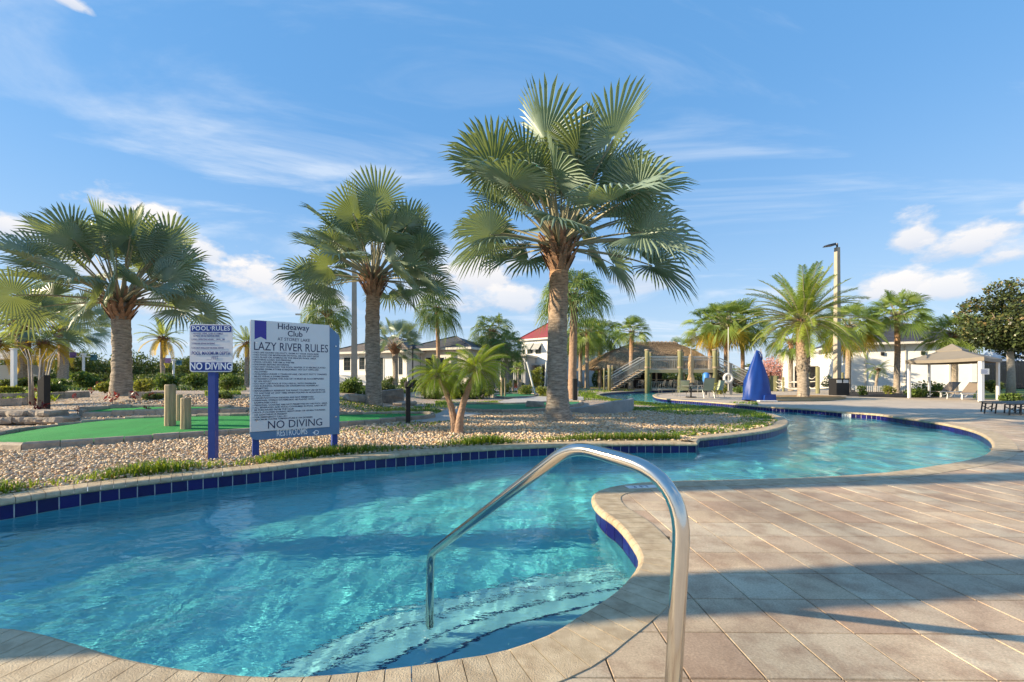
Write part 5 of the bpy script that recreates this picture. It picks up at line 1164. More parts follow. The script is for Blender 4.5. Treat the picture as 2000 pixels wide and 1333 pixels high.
# hoop stands
def hoop(px, base_py, top_py, lab, arm, Y=34):
    X0 = at(px, 0, Y).x; s = Y/F; root = empty('hoop_stand', (X0, Y, 0), 0, lab, 'hoop stand', 'white poles with side arms'); zt = Zat(top_py, Y)
    mb = MB(); mb.tube([(0, 0, 0), (0, 0, zt)], .09, 8); mb.box(-.16, .16, -.1, .1, zt-.1, zt+.06); mb.obj('pole', M_white, root); mb = MB(); mb.bar((-arm, 0, zt-.22), (arm, 0, zt-.22), .06); mb.obj('cross_arm', M_white, root)
    mp_ = mat('purple_board', (.12, .06, .22), .5); mb = MB(); mb.box(-arm-.25, -arm+.25, -.03, .03, zt-.3, zt+.15); mb.obj('backboard', mp_, root)
    mb = MB(); mb.tube([(-arm, -.15, zt-.32), (-arm, -.15, zt-.75)], [.22, .07], 10, caps=False); mb.obj('net', mat('yellow_net', (.55, .45, .03), .6), root)
    mb = MB(); mb.box(arm-.25, arm+.25, -.03, .03, zt-.5, zt-.05); mb.obj('backboard', M_teal, root)
hoop(163, 750, 692, 'white hoop stand with purple and green boards between left palms', .85); hoop(339, 752, 703, 'white hoop stand just left of the pool rules sign', .5, 38)
# small shed at far left, white columns
Y = 46; x0, x1 = at(-60, 0, Y).x, at(24, 0, Y).x; root = empty('small_pavilion', (x1, Y, 0), 0, 'pale open pavilion at the far left behind the palms', 'pavilion')
mb = MB(); mb.box(x0-x1, .5, 0, 3, Zat(701, Y), Zat(694, Y)); mb.add([(x0-x1, 0, Zat(694, Y)), (.5, 0, Zat(694, Y)), (.5, 3, Zat(694, Y)), (x0-x1, 3, Zat(694, Y)), (x0/2-x1/2, 1.5, Zat(684, Y))], [(0, 1, 4), (1, 2, 4), (2, 3, 4), (3, 0, 4)]); mb.obj('roof', M_white, root)
for k in (-4.4, -2.2, .2): mb = MB(); mb.box(k, k+.16, .1, .26, 0, Zat(701, Y)); mb.obj('column', M_white, root)
mb = MB(); mb.box(x0-x1, .3, 2.6, 2.7, .0, Zat(712, Y)); mb.obj('back_wall', mat('dim_wall', (.20, .24, .25), .8), root)
Y = 28; mb = MB(); X0 = at(27, 0, Y).x; root = empty('white_column', (X0, Y, 0), 0, 'square white column standing left of the left edge palm trunk', 'column'); mb.box(-.11, .11, -.11, .11, 0, Zat(683, Y)); mb.obj('shaft', M_white, root); mb = MB(); mb.box(-.15, .15, -.15, .15, Zat(683, Y), Zat(681, Y)); mb.box(-.15, .15, -.15, .15, 0, .12); mb.obj('mouldings', M_white, root)

# ------------------------------------------------------------------ light poles
def pole(lab, px, Y, top_py, w0, w1, head='right', name='light_pole'):
    s = Y/F; X0 = at(px, 0, Y).x; zt = Zat(top_py, Y); root = empty(name, (X0, Y, 0), R(8), lab, 'light pole', 'tall light poles')
    mb = MB(); a, b = w0*s/2, w1*s/2; mb.add([(-a, -a, -.1), (a, -a, -.1), (a, a, -.1), (-a, a, -.1), (-b, -b, zt), (b, -b, zt), (b, b, zt), (-b, b, zt)], [(4, 5, 6, 7), (0, 1, 5, 4), (1, 2, 6, 5), (2, 3, 7, 6), (3, 0, 4, 7)]); mb.obj('shaft', M_polec, root)
    return root, zt, s
root, zt, s = pole('tall square concrete light pole beside the black bin, dark lamp head', 1635, 31.5, 484, 9.5, 6.5)
mb = MB(); mb.tube([(0, 0, zt), (0, 0, zt+.32)], .06, 8); mb.bar((0, 0, zt+.2), (-.35, 0, zt+.2), .07); mb.obj('bracket', M_black, root)
mb = MB(); mb.add([(-.3, -.22, zt+.12), (-.3, .22, zt+.12), (-1.0, .26, zt+.02), (-1.0, -.26, zt+.02), (-.3, -.18, zt+.3), (-.3, .18, zt+.3), (-.95, .16, zt+.14), (-.95, -.16, zt+.14)], [(0, 1, 2, 3), (7, 6, 5, 4), (0, 4, 5, 1), (1, 5, 6, 2), (2, 6, 7, 3), (3, 7, 4, 0)]); mb.obj('lamp_head', M_black, root)
root, zt, s = pole('plain concrete light pole rising behind the second fan palm', 692, 29, 500, 11, 7)
mb = MB(); mb.box(-.9, -.1, -.2, .2, zt, zt+.14); mb.obj('lamp_head', M_black, root)
Y = 70; X0 = at(588, 0, Y).x; root = empty('street_lamp', (X0, Y, 0), 0, 'distant thin street lamp above the large sign', 'street lamp'); mb = MB(); mb.tube([(0, 0, 0), (0, 0, Zat(615, Y))], [.12, .08], 6); mb.obj('pole', M_greymetal, root); mb = MB(); mb.box(-.9, .1, -.15, .15, Zat(616, Y), Zat(613, Y)); mb.obj('lamp_head', M_greymetal, root)
Y = 33; X0 = at(806, 0, Y).x; root = empty('garden_lamp', (X0, Y, 0), 0, 'black garden lamp post before the club building', 'lamp'); mb = MB(); mb.tube([(0, 0, 0), (0, 0, Zat(682, Y))], .055, 6); mb.obj('pole', M_black, root); mb = MB(); mb.tube([(0, 0, Zat(682, Y)), (0, 0, Zat(677, Y)), (0, 0, Zat(673, Y))], [.28, .22, .05], 8); mb.obj('lamp_head', M_black, root)
# ------------------------------------------------------------------ buildings
def hip_roof(root, x0, x1, y0, y1, z0, zr, ov, m, name='roof', ridge=None, tiles=0):
    xa, xb, ya, yb = x0-ov, x1+ov, y0-ov, y1+ov; d = (yb-ya)/2; ym = (ya+yb)/2
    if ridge is None: ra, rb = xa+d, xb-d
    else: ra, rb = ridge
    if ra > rb: ra = rb = (ra+rb)/2
    mb = MB(); mb.add([(xa, ya, z0), (xb, ya, z0), (xb, yb, z0), (xa, yb, z0), (ra, ym, zr), (rb, ym, zr)], [(0, 1, 5, 4), (1, 2, 5), (2, 3, 4, 5), (3, 0, 4), (3, 2, 1, 0)])
    r = mb.obj(name, m, root)
    if tiles:      # courses of tile as thin proud strips on the front and side slopes
        ts_ = MB()
        for i in range(1, tiles):
            t = i/tiles; z = z0+(zr-z0)*t
            a = Vector((xa+(ra-xa)*t, ya+(ym-ya)*t, z+.012)); b = Vector((xb+(rb-xb)*t, ya+(ym-ya)*t, z+.012)); ts_.bar(a, b, .06, .05)
            c = Vector((xa+(ra-xa)*t, yb+(ym-yb)*t, z+.012)); ts_.bar(a, c, .06, .05)
        o = ts_.obj('tile_courses', m, r); o['kind'] = 'stuff'
    for a, b in (((xa, ya, z0), (ra, ym, zr)), ((xb, ya, z0), (rb, ym, zr)), ((ra, ym, zr), (rb, ym, zr))):
        h = MB(); h.bar(Vector(a)+Vector((0, 0, .04)), Vector(b)+Vector((0, 0, .04)), .16, .10); h.obj('hip_cap', m, r)
    f = MB(); f.bar((xa, ya+.02, z0-.11), (xb, ya+.02, z0-.11), .06, .22); f.bar((xa+.02, ya, z0-.11), (xa+.02, yb, z0-.11), .06, .22); f.bar((xb-.02, ya, z0-.11), (xb-.02, yb, z0-.11), .06, .22); f.obj('fascia', M_cream, root)
    s = MB(); s.add([(xa, ya, z0-.005), (xb, ya, z0-.005), (xb, yb, z0-.005), (xa, yb, z0-.005)], [(3, 2, 1, 0)]); s.obj('soffit', M_cream, root)
    return r
def window(root, x0, x1, z0, z1, y, bars=(1, 1), m=M_glass):
    w = MB(); t = .07; w.box(x0-t, x1+t, y-.05, y+.02, z1, z1+t); w.box(x0-t, x1+t, y-.06, y+.02, z0-t, z0); w.box(x0-t, x0, y-.05, y+.02, z0, z1); w.box(x1, x1+t, y-.05, y+.02, z0, z1)
    f = w.obj('window', M_white, root); p = MB(); p.box(x0, x1, y-.012, y+.01, z0, z1); p.obj('pane', m, f)
    b = MB()
    for i in range(bars[0]): x = x0+(x1-x0)*(i+1)/(bars[0]+1); b.box(x-.025, x+.025, y-.035, y-.014, z0, z1)
    for i in range(bars[1]): z = z0+(z1-z0)*(i+1)/(bars[1]+1); b.box(x0, x1, y-.033, y-.015, z-.025, z+.025)
    b.obj('glazing_bars', M_black, f)
def frame_of(pxl, Yl, pxr, Yr):
    a = at(pxl, PY, Yl); b = at(pxr, PY, Yr); e = Vector((b.x-a.x, b.y-a.y)); return Vector((a.x, a.y, 0)), math.atan2(e.y, e.x), e.length, e.normalized()
def uo(o, e, px):
    k = (px-PX)/F; return (k*o.y-o.x)/(e.x-k*e.y)
def zo(o, e, px, py): u = uo(o, e, px); return HC-(py-PY)/F*(o.y+u*e.y)
# club building (left)
o_, az, L_, e2 = frame_of(655, 45, 794, 41.5); root = empty('club_building', o_, az, 'white single-storey club building with tall dark windows and hip roof', 'building')
ze = zo(o_, e2, 760, 686); mb = MB(); mb.box(0, L_, 0, 9, 0, ze); mb.obj('wall', M_stucco, root)
zr = zo(o_, e2, 740, 655)+1.0
hip_roof(root, 0, L_, 0, 9, ze, ze+2.0, .7, mat('brown_grey_roof_tile', (.17, .145, .125), .8, col2=(.10, .085, .08), vscale=6, bump=.4, bscale=14), tiles=9)
for a, b, t, bt in ((672, 685, 699, 724), (702, 713, 699, 722), (738, 749, 699, 746), (779, 787, 697, 732)): window(root, uo(o_, e2, a), uo(o_, e2, b), zo(o_, e2, a, bt), zo(o_, e2, a, t), 0, (1, 2 if bt < 740 else 3))
mb = MB(); mb.box(L_-.35, L_+.06, -.08, .3, 0, ze-.2); mb.obj('corner_pier', M_stucco, root)
o_, az, L_, e2 = frame_of(796, 44.5, 915, 41.5); root = empty('club_wing', o_, az, 'set-back club wing with dark roof and dark openings behind the dwarf palms', 'building')
ze = zo(o_, e2, 850, 681); mb = MB(); mb.box(0, L_, 0, 8, 0, ze); mb.obj('wall', M_cream, root); hip_roof(root, 0, L_, 0, 8, ze, ze+1.6, .6, M_slate, tiles=7)
for a, b, t, bt in ((806, 822, 697, 722), (832, 846, 699, 735), (856, 868, 699, 735)): window(root, uo(o_, e2, a), uo(o_, e2, b), zo(o_, e2, a, bt), zo(o_, e2, a, t), 0, (1, 1))
o_ = at(705, PY, 36); mb = MB(); mb.box(-2.2, 1.6, 0, .2, 0, 1.5); o = mb.obj('white_garden_wall', M_stucco, None, loc=(o_.x, 36, 0), rot=(0, 0, R(-8))); tag(o, 'low bright white wall before the club building windows', 'wall')
# low grey building
o_, az, L_, e2 = frame_of(955, 56, 1026, 54); root = empty('low_grey_building', o_, az, 'low pale grey building with shaded openings left of the red roof', 'building'); ze = zo(o_, e2, 990, 697)
mb = MB(); mb.box(0, L_, 0, 5, 0, ze); mb.obj('wall', mat('grey_wall', (.42, .42, .42), .85, var=.1), root); mb = MB(); mb.box(-.2, L_+.2, -.3, 5.2, ze, ze+.25); mb.obj('roof', M_cream, root)
for a, b in ((978, 1003), (1008, 1019)): window(root, uo(o_, e2, a), uo(o_, e2, b), .3, zo(o_, e2, a, 706), 0, (1, 0))
# red roofed building
o_, az, L_, e2 = frame_of(1019, 60, 1071, 57); root = empty('red_roof_building', o_, az, 'two-storey white building with red metal hip roof and grey awning shutters', 'building'); ze = zo(o_, e2, 1050, 661.5)
mb = MB(); mb.box(0, L_, 0, L_*1.6, 0, ze); mb.obj('wall', M_stucco, root)
rf = hip_roof(root, 0, L_, 0, L_*1.6, ze, zo(o_, e2, 1066, 636)+.9, .45, M_redroof)
for a, b in ((1030, 1041), (1046, 1057)):
    ua, ub = uo(o_, e2, a), uo(o_, e2, b); z1_, z0_ = zo(o_, e2, a, 674), zo(o_, e2, a, 692); window(root, ua, ub, z0_, z1_, 0, (1, 1)); aw = MB(); aw.add([(ua-.15, -.05, z1_+.2), (ub+.15, -.05, z1_+.2), (ub+.15, -.9, z1_-.65), (ua-.15, -.9, z1_-.65), (ua-.15, -.05, z1_+.14), (ub+.15, -.05, z1_+.14), (ub+.15, -.9, z1_-.71), (ua-.15, -.9, z1_-.71)], [(0, 1, 2, 3), (7, 6, 5, 4), (0, 3, 7, 4), (1, 5, 6, 2), (2, 6, 7, 3)]); aw.obj('awning_shutter', mat('grey_shutter', (.30, .32, .33), .6), root)
    for k in range(7): sl = MB(); t = (k+.5)/7; sl.bar((ua-.15, -.05-.85*t-.01, z1_+.22-.85*t), (ub+.15, -.05-.85*t-.01, z1_+.22-.85*t), .03, .03); sl.obj('shutter_slat', M_greymetal, root)
window(root, .15, .6, zo(o_, e2, 1024, 692), zo(o_, e2, 1024, 676), 0, (0, 1))
mb = MB(); mb.box(L_+.0, L_+.15, -.12, 0, 0, ze-.2); mb.obj('downpipe', M_white, root)
mb = MB(); mb.box(.2, L_-.2, -1.6, -.02, 3.0, 3.2); mb.obj('porch_slab', M_cream, root)
for k in (.3, L_*.5, L_-.4): mb = MB(); mb.box(k, k+.2, -1.5, -1.3, 0, 3.0); mb.obj('column', M_stucco, root)
mb = MB(); mb.box(.3, L_-.3, -.03, -.005, .1, 2.8); mb.obj('dark_opening', M_glass, root)
o_, az, L_, e2 = frame_of(1076, 60, 1163, 62); root = empty('white_rear_building', o_, az, 'shaded white two-storey block between the palms and the thatched hut', 'building'); ze = zo(o_, e2, 1150, 673)
mb = MB(); mb.box(0, L_, 0, 8, 0, ze); mb.obj('wall', mat('shade_tinted_white_wall', (.62, .65, .68), .85, var=.05), root); hip_roof(root, 0, L_, 0, 8, ze, ze+1.2, .4, M_slate, tiles=5)  # white wall tinted bluish, its shade is put into the colour
for a, b in ((1108, 1114), (1122, 1130), (1138, 1143), (1151, 1159)): window(root, uo(o_, e2, a), uo(o_, e2, b), zo(o_, e2, a, 694), zo(o_, e2, a, 678), 0, (1, 0))
# white pool building right
o_, az, L_, e2 = frame_of(1664, 44.0, 1906, 40.2); root = empty('pool_building', o_, az, 'white pool building with dark tiled hip roof behind the shade canopy', 'building'); ze = zo(o_, e2, 1760, 669)
mb = MB(); mb.box(0, L_, 0, 11, 0, ze); mb.obj('wall', M_stucco, root); hip_roof(root, 0, L_, 0, 11, ze, ze+2.9, .9, M_slate, tiles=16)
mb = MB(); mb.box(L_-.32, L_+.05, -.06, .2, 0, ze-.3); mb.obj('corner_pier', M_white, root)
for k in (.12, .45, .8):
    mb = MB(); mb.box(L_*k-.06, L_*k+.06, -.10, -.002, .1, ze-.35); mb.obj('downpipe', M_cream, root)
    mb = MB(); mb.box(L_*k+1.2, L_*k+1.45, -.16, -.002, ze-1.3, ze-.95); mb.obj('wall_light', M_black, root)
o_, az, L_, e2 = frame_of(1538, 58, 1664, 55); root = empty('pool_building_annex', o_, az, 'lower white flat-roofed annex behind the date palm', 'building'); ze = zo(o_, e2, 1600, 689)
mb = MB(); mb.box(0, L_, 0, 6, 2.9, ze); mb.box(0, .8, 0, 6, 0, 2.9); mb.box(L_-1.5, L_, 0, 6, 0, 2.9); mb.obj('wall', M_stucco, root); mb = MB(); mb.box(-.2, L_+.2, -.2, 6.2, ze, ze+.28); mb.obj('parapet', M_cream, root)
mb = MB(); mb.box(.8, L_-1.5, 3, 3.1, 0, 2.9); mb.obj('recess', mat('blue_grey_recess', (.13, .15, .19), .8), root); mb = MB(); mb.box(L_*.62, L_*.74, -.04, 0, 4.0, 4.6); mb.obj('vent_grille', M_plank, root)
for k in (.3, .5, .7): mb = MB(); mb.box(L_*k, L_*k+.25, .1, .35, 0, 2.9); mb.obj('column', M_white, root)
Y = 66; a = at(1470, PY, Y); root = empty('far_white_awning', (a.x, Y, 0), 0, 'long low white canopy beyond the pink bush', 'canopy'); mb = MB(); w = at(1575, PY, Y).x-a.x; mb.add([(0, 0, 1.9), (w, 0, 1.9), (w, 0, 2.1), (0, 0, 2.1), (w, 3, 2.1+1.0), (0, 3, 2.1+1.0)], [(0, 1, 2, 3), (3, 2, 4, 5)]); mb.obj('roof_sheet', M_white, root)
for k in range(5): mb = MB(); mb.box(w*k/4, w*k/4+.15, .1, .25, 0, 2.6); mb.obj('column', M_white, root)
mb = MB(); mb.box(0, w, 2.5, 2.6, 0, 1.8); mb.obj('back_panel', mat('pale_wall', (.5, .48, .42), .8), root)
# right background: dark fence
Y = 52; a = at(1905, PY, Y); root = empty('dark_fence', (a.x, Y, 0), 0, 'dark slatted fence behind the magnolia', 'fence'); w = at(2080, PY, Y).x-a.x
for k in range(60): x = w*k/60; mb = MB(); mb.box(x, x+.13, 0, .04, 0, 3.4); mb.obj('slat', M_black, root)
for z in (.3, 1.8, 3.2): mb = MB(); mb.box(0, w, .045, .09, z, z+.12); mb.obj('rail', M_black, root)
Y = 60; a = at(1938, PY, Y); root = empty('grey_canopy_tent', (a.x, Y, 0), 0, 'pale peaked canopy roofs behind the magnolia trunk', 'canopy')
for k in range(2):
    x = k*5.2; mb = MB(); mb.add([(x, 0, 3.2), (x+5, 0, 3.2), (x+5, 4, 3.2), (x, 4, 3.2), (x+2.5, 2, 5.6)], [(0, 1, 4), (1, 2, 4), (2, 3, 4), (3, 0, 4)]); mb.obj('canopy_peak', mat('pale_blue_fabric', (.45, .50, .56), .8), root)
    for dx in (0, 4.9): mb = MB(); mb.box(x+dx, x+dx+.1, 0, .1, 0, 3.2); mb.obj('post', M_greymetal, root)
lawn = [tuple(v2(W(*p))) for p in [(1900, 778), (2100, 784), (2300, 778), (2300, 757), (1905, 756)]]; o = sheet('lawn', lawn, [], -.012, M_lawn); o['kind'] = 'structure'
bed = [tuple(v2(W(*p))) for p in [(1652, 772.5), (1700, 775), (1770, 776.5), (1830, 776), (1860, 768), (1900, 765), (1905, 758), (1655, 758)]]; o = sheet('mulch_bed', bed, [], -.008, mat('dark_mulch', (.035, .025, .02), .95, var=.4, vscale=20, bump=1, bscale=30)); o['kind'] = 'structure'
bed = [tuple(v2(W(1568+86*math.cos(t), 777.5+6.0*math.sin(t)))) for t in np.linspace(0, 2*math.pi, 25)[:-1]]; o = sheet('pine_straw_bed', bed, [], -.006, mat('pine_straw', (.42, .27, .12), .95, col2=(.28, .17, .08), vscale=14, bump=1, bscale=30)); o['kind'] = 'structure'
# picket fence by white wall
Y = 38; a = at(1672, PY, Y); root = empty('picket_fence', (a.x, Y, 0), R(-6), 'low white picket fence along the white building wall', 'fence')
for k in range(44): x = k*.16; mb = MB(); mb.box(x, x+.05, 0, .03, 0, .55); mb.obj('picket', M_white, root)
for z in (.12, .42): mb = MB(); mb.box(0, 7.1, .032, .06, z, z+.05); mb.obj('rail', M_white, root)

# ------------------------------------------------------------------ thatched hut
def hut():
    Y0 = 47.5; s = Y0/F; a = at(1162, PY, Y0); x1 = at(1412, PY, Y0).x-a.x; D_ = 8.0; root = empty('thatched_hut', (a.x, Y0, 0), R(1.5), 'open-sided bar hut with a big dry palm thatch roof', 'hut')
    z0 = Zat(717, Y0); zr = Zat(671, Y0+4); ra = (1240-PX)/F*(Y0+4)-a.x; rb = (1322-PX)/F*(Y0+4)-a.x
    P = lambda x, y, z: Vector((x, y, z)); c = [P(0, 0, z0), P(x1, 0, z0), P(x1, D_, z0), P(0, D_, z0), P(ra, D_/2, zr), P(rb, D_/2, zr)]
    def sag(p, q, t): v = p.lerp(q, t); v.z += .42*math.sin(math.pi*t)*.8; return v
    faces = [(c[0], c[1], c[4], c[5]), (c[1], c[2], c[5], c[5]), (c[2], c[3], c[5], c[4]), (c[3], c[0], c[4], c[4])]
    mb = MB()
    for p0, p1, q0, q1 in faces:
        b = len(mb.v); n = 8
        for j in range(n+1):
            for i in range(n+1): mb.v.append(tuple(sag(p0, q0, j/n).lerp(sag(p1, q1, j/n), i/n)-Vector((0, 0, .05))))
        mb.f += [(b+j*(n+1)+i, b+j*(n+1)+i+1, b+(j+1)*(n+1)+i+1, b+(j+1)*(n+1)+i) for j in range(n) for i in range(n)]
    mb.m = [0]*len(mb.f); rf = mb.obj('roof', M_thatchb, root)
    g_ = np.random.default_rng(9); V = []; 
    for fi, (p0, p1, q0, q1) in enumerate(faces):
        nrm = (p1-p0).cross(q0-p0).normalized(); n = 9000 if fi in (0,) else 4200; sd = (p1-p0).normalized()
        for k in range(n):
            j = g_.random()**.8 if fi != 9 else 0; j = min(.995, g_.random()); i = g_.random(); A_ = sag(p0, q0, j).lerp(sag(p1, q1, j), i); j2 = j-.045; 
            B_ = sag(p0, q0, max(j2, -.03)).lerp(sag(p1, q1, max(j2, -.03)), i) if j2 > 0 else A_+(p0-q0).normalized()*.45-Vector((0, 0, .14+.1*g_.random()))
            lift = nrm*(.02+.09*g_.random()); w = sd*(.035+.04*g_.random()); B_ = B_+sd*g_.normal()*.06
            V += [A_-w+lift*.4, A_+w+lift*.4, B_+w*.7+lift, B_-w*.7+lift]
    V = np.array([tuple(v) for v in V]); o = link('thatch', np_mesh('thatch', V, np.arange(len(V)).reshape(-1, 4), M_thatch, False, np.repeat(g_.random(len(V)//4), 4)), rf); o['kind'] = 'stuff'
    # ridge bundle and pegs
    mb = MB(); mb.tube([c[4]+Vector((-.3, 0, .02)), c[4].lerp(c[5], .5)+Vector((0, 0, .08)), c[5]+Vector((.3, 0, .02))], .16, 8); mb.obj('ridge', M_thatchb, root)
    for k in range(11): q = c[4].lerp(c[5], k/10); mb = MB(); mb.bar(q+Vector((-.12, -.22, .0)), q+Vector((.12, .22, .30)), .07); mb.bar(q+Vector((.12, -.22, .0)), q+Vector((-.12, .22, .30)), .07); mb.obj('ridge_peg', M_bootpale, root)
    for x in (.8, 4.2, 7.4, 10.6, x1-.9):
        for y in (.8, D_-.8): mb = MB(); mb.tube([(x, y, 0), (x, y, z0+.3)], .11, 8); mb.obj('post', M_plank, root)
    mb = MB(); mb.bar((.3, .6, z0-.12), (x1-.3, .6, z0-.12), .14, .22); mb.bar((.3, D_-.6, z0-.12), (x1-.3, D_-.6, z0-.12), .14, .22); mb.obj('beam', M_plank, root)
    mb = MB(); mb.box(3.2, x1-3, 3.0, 3.6, 0, 1.05); mb.obj('bar_counter', M_blackm, root); mb = MB(); mb.box(3.0, x1-2.8, 2.8, 3.75, 1.05, 1.13); mb.obj('counter_top', M_plank, root)
    mb = MB(); mb.box(4, x1-4, 6.4, 6.9, 0, 2.2); mb.obj('back_shelf', M_blackm, root)
    for k in range(5): mb = MB(); mb.box(4.4+k*.95, 4.9+k*.95, 6.3, 6.39, 1.3, 1.65); mb.obj('menu_panel', mat('pale_panel', (.45, .47, .46), .6), root)
hut()
# ------------------------------------------------------------------ chairs, tables
def chair(lab, x, y, rz, sling=M_sling, group='patio chairs by the pool', scale=1.0):
    root = empty('patio_chair', (x, y, 0), rz, lab, 'chair', group); root.scale = (scale,)*3
    mb = MB(); mb.add([(-.24, -.22, .43), (.24, -.22, .43), (.24, .22, .40), (-.24, .22, .40), (-.24, -.22, .41), (.24, -.22, .41), (.24, .22, .38), (-.24, .22, .38)], [(0, 1, 2, 3), (7, 6, 5, 4), (0, 4, 5, 1)]); mb.obj('seat', sling, root)
    mb = MB(); mb.add([(-.24, .22, .42), (.24, .22, .42), (.24, .38, 1.0), (-.24, .38, 1.0), (-.24, .24, .42), (.24, .24, .42), (.24, .40, 1.0), (-.24, .40, 1.0)], [(3, 2, 1, 0), (4, 5, 6, 7), (2, 3, 7, 6)]); mb.obj('backrest', sling, root)
    for s in (-1, 1):
        mb = MB(); mb.tube([(s*.27, -.26, 0), (s*.27, -.24, .42), (s*.27, -.22, .62), (s*.27, .30, .66)], .014, 6); mb.obj('leg', M_greymetal, root)
        mb = MB(); mb.tube([(s*.27, .36, 0), (s*.26, .20, .40), (s*.25, .39, 1.02)], .014, 6); mb.obj('leg', M_greymetal, root)
    mb = MB(); mb.bar((-.25, .39, 1.01), (.25, .39, 1.01), .03); mb.bar((-.25, -.22, .42), (.25, -.22, .42), .025); mb.obj('frame', M_greymetal, root); return root
def copy_tree(o, parent=None):
    c = o.copy(); COL.objects.link(c); c.parent = parent
    for ch in o.children: copy_tree(ch, c)
    return c
b = W(1334, 776); ch0 = chair('pale green sling chair, left one facing the table', b.x, b.y, R(172), scale=1.08)
b = W(1378, 778); c = copy_tree(ch0); c.location = (b.x, b.y, 0); c.rotation_euler[2] = R(182); c.scale = (1.22,)*3; c['label'] = 'grey-green sling chair seen from behind, right of the table leg'
b = W(1399, 776); c = copy_tree(ch0); c.location = (b.x, b.y, 0); c.rotation_euler[2] = R(-80); c['label'] = 'chair seen from the side at the right of the table'
b = W(1357, 777); T_ = (b.x, b.y+.5); root = empty('patio_table', (*T_, 0), 0, 'round dark patio table between the sling chairs', 'table'); mb = MB(); mb.tube([(0, 0, .72), (0, 0, .745)], .62, 20); mb.obj('table_top', M_greymetal, root); mb = MB(); mb.tube([(0, 0, 0), (0, 0, .72)], .05, 8); mb.tube([(0, 0, 0), (0, 0, .05)], [.35, .3], 14); mb.obj('table_base', M_black, root)
root = empty('patio_umbrella', (*T_, .745), 0, 'closed tan patio umbrella standing over the table', 'umbrella'); mb = MB(); zz = 1.75
mb.tube([(.0, 0, -.1), (0, 0, zz+.7)], .02, 6); mb.obj('pole', M_greymetal, root)
n = 18; mb = MB(); prof = [(.05, 2.05), (.15, 1.85), (.17, 1.2), (.13, .75), (.15, .68), (.27, .2)]
for r, z in prof:
    for j in range(n): a = 2*math.pi*j/n; q = r*(1+.16*math.cos(a*6)); mb.v.append((math.cos(a)*q, math.sin(a)*q, z))
mb.f = [(i*n+j, i*n+(j+1) % n, (i+1)*n+(j+1) % n, (i+1)*n+j) for i in range(len(prof)-1) for j in range(n)]; mb.m = [0]*len(mb.f); mb.obj('folded_canopy', M_tanfab, root, True)
# blue bag on chair: a blue folded umbrella beyond
b = at(1379, PY, 31); root = empty('blue_tub', (b.x, 31, 0), 0, 'light blue draped object standing behind the right sling chair', 'cover'); mb = MB(); mb.tube([(0, 0, .9), (0, 0, 1.1), (0, 0, 1.55), (0, 0, 1.66)], [.18, .24, .22, .1], 12); mb.obj('cloth', mat('light_blue_plastic', (.05, .22, .6), .5, var=.1), root, True); mb = MB(); mb.tube([(0, 0, 0), (0, 0, .95)], .06, 10); mb.obj('base', M_black, root)
# low side frames near the peninsula tip
b = W(1303, 772); root = empty('side_table', (b.x, b.y, 0), 0, 'low dark side table at the tip of the deck', 'table'); mb = MB(); mb.box(-.55, .55, -.3, .3, .42, .45); mb.obj('table_top', M_greymetal, root)
for sx in (-.5, .5):
    for sy in (-.26, .26): mb = MB(); mb.tube([(sx, sy, 0), (sx, sy, .42)], .015, 5); mb.obj('leg', M_greymetal, root)
dark = [M_blackm]
rr = random.Random(5); cd = None; k = 0
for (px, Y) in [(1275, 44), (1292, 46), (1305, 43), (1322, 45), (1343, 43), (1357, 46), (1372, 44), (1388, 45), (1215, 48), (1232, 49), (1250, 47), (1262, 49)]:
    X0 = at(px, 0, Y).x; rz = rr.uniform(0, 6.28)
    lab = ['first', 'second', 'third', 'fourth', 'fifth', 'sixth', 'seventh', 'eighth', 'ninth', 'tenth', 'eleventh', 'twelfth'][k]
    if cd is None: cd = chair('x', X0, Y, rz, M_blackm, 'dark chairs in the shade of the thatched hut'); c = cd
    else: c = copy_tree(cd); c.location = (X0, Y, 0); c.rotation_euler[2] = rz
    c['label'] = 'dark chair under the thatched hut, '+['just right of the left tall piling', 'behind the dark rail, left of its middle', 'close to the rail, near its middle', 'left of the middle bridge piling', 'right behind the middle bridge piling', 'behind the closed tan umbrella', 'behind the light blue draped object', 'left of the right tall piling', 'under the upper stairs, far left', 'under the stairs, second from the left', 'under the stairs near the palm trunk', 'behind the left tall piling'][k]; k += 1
# white low rail in front of the hut
Y = 41; a = at(1272, PY, Y); root = empty('low_rail_fence', (a.x, Y, 0), 0, 'low dark fence with pale rails before the thatched hut', 'fence'); w = at(1392, PY, Y).x-a.x
for z in (.25, .85): mb = MB(); mb.box(0, w, 0, .04, z, z+.05); mb.obj('rail', M_greymetal, root)
for i in range(34): x = w*i/33; mb = MB(); mb.box(x-.012, x+.012, .005, .03, 0, .85); mb.obj('baluster', M_greymetal, root)

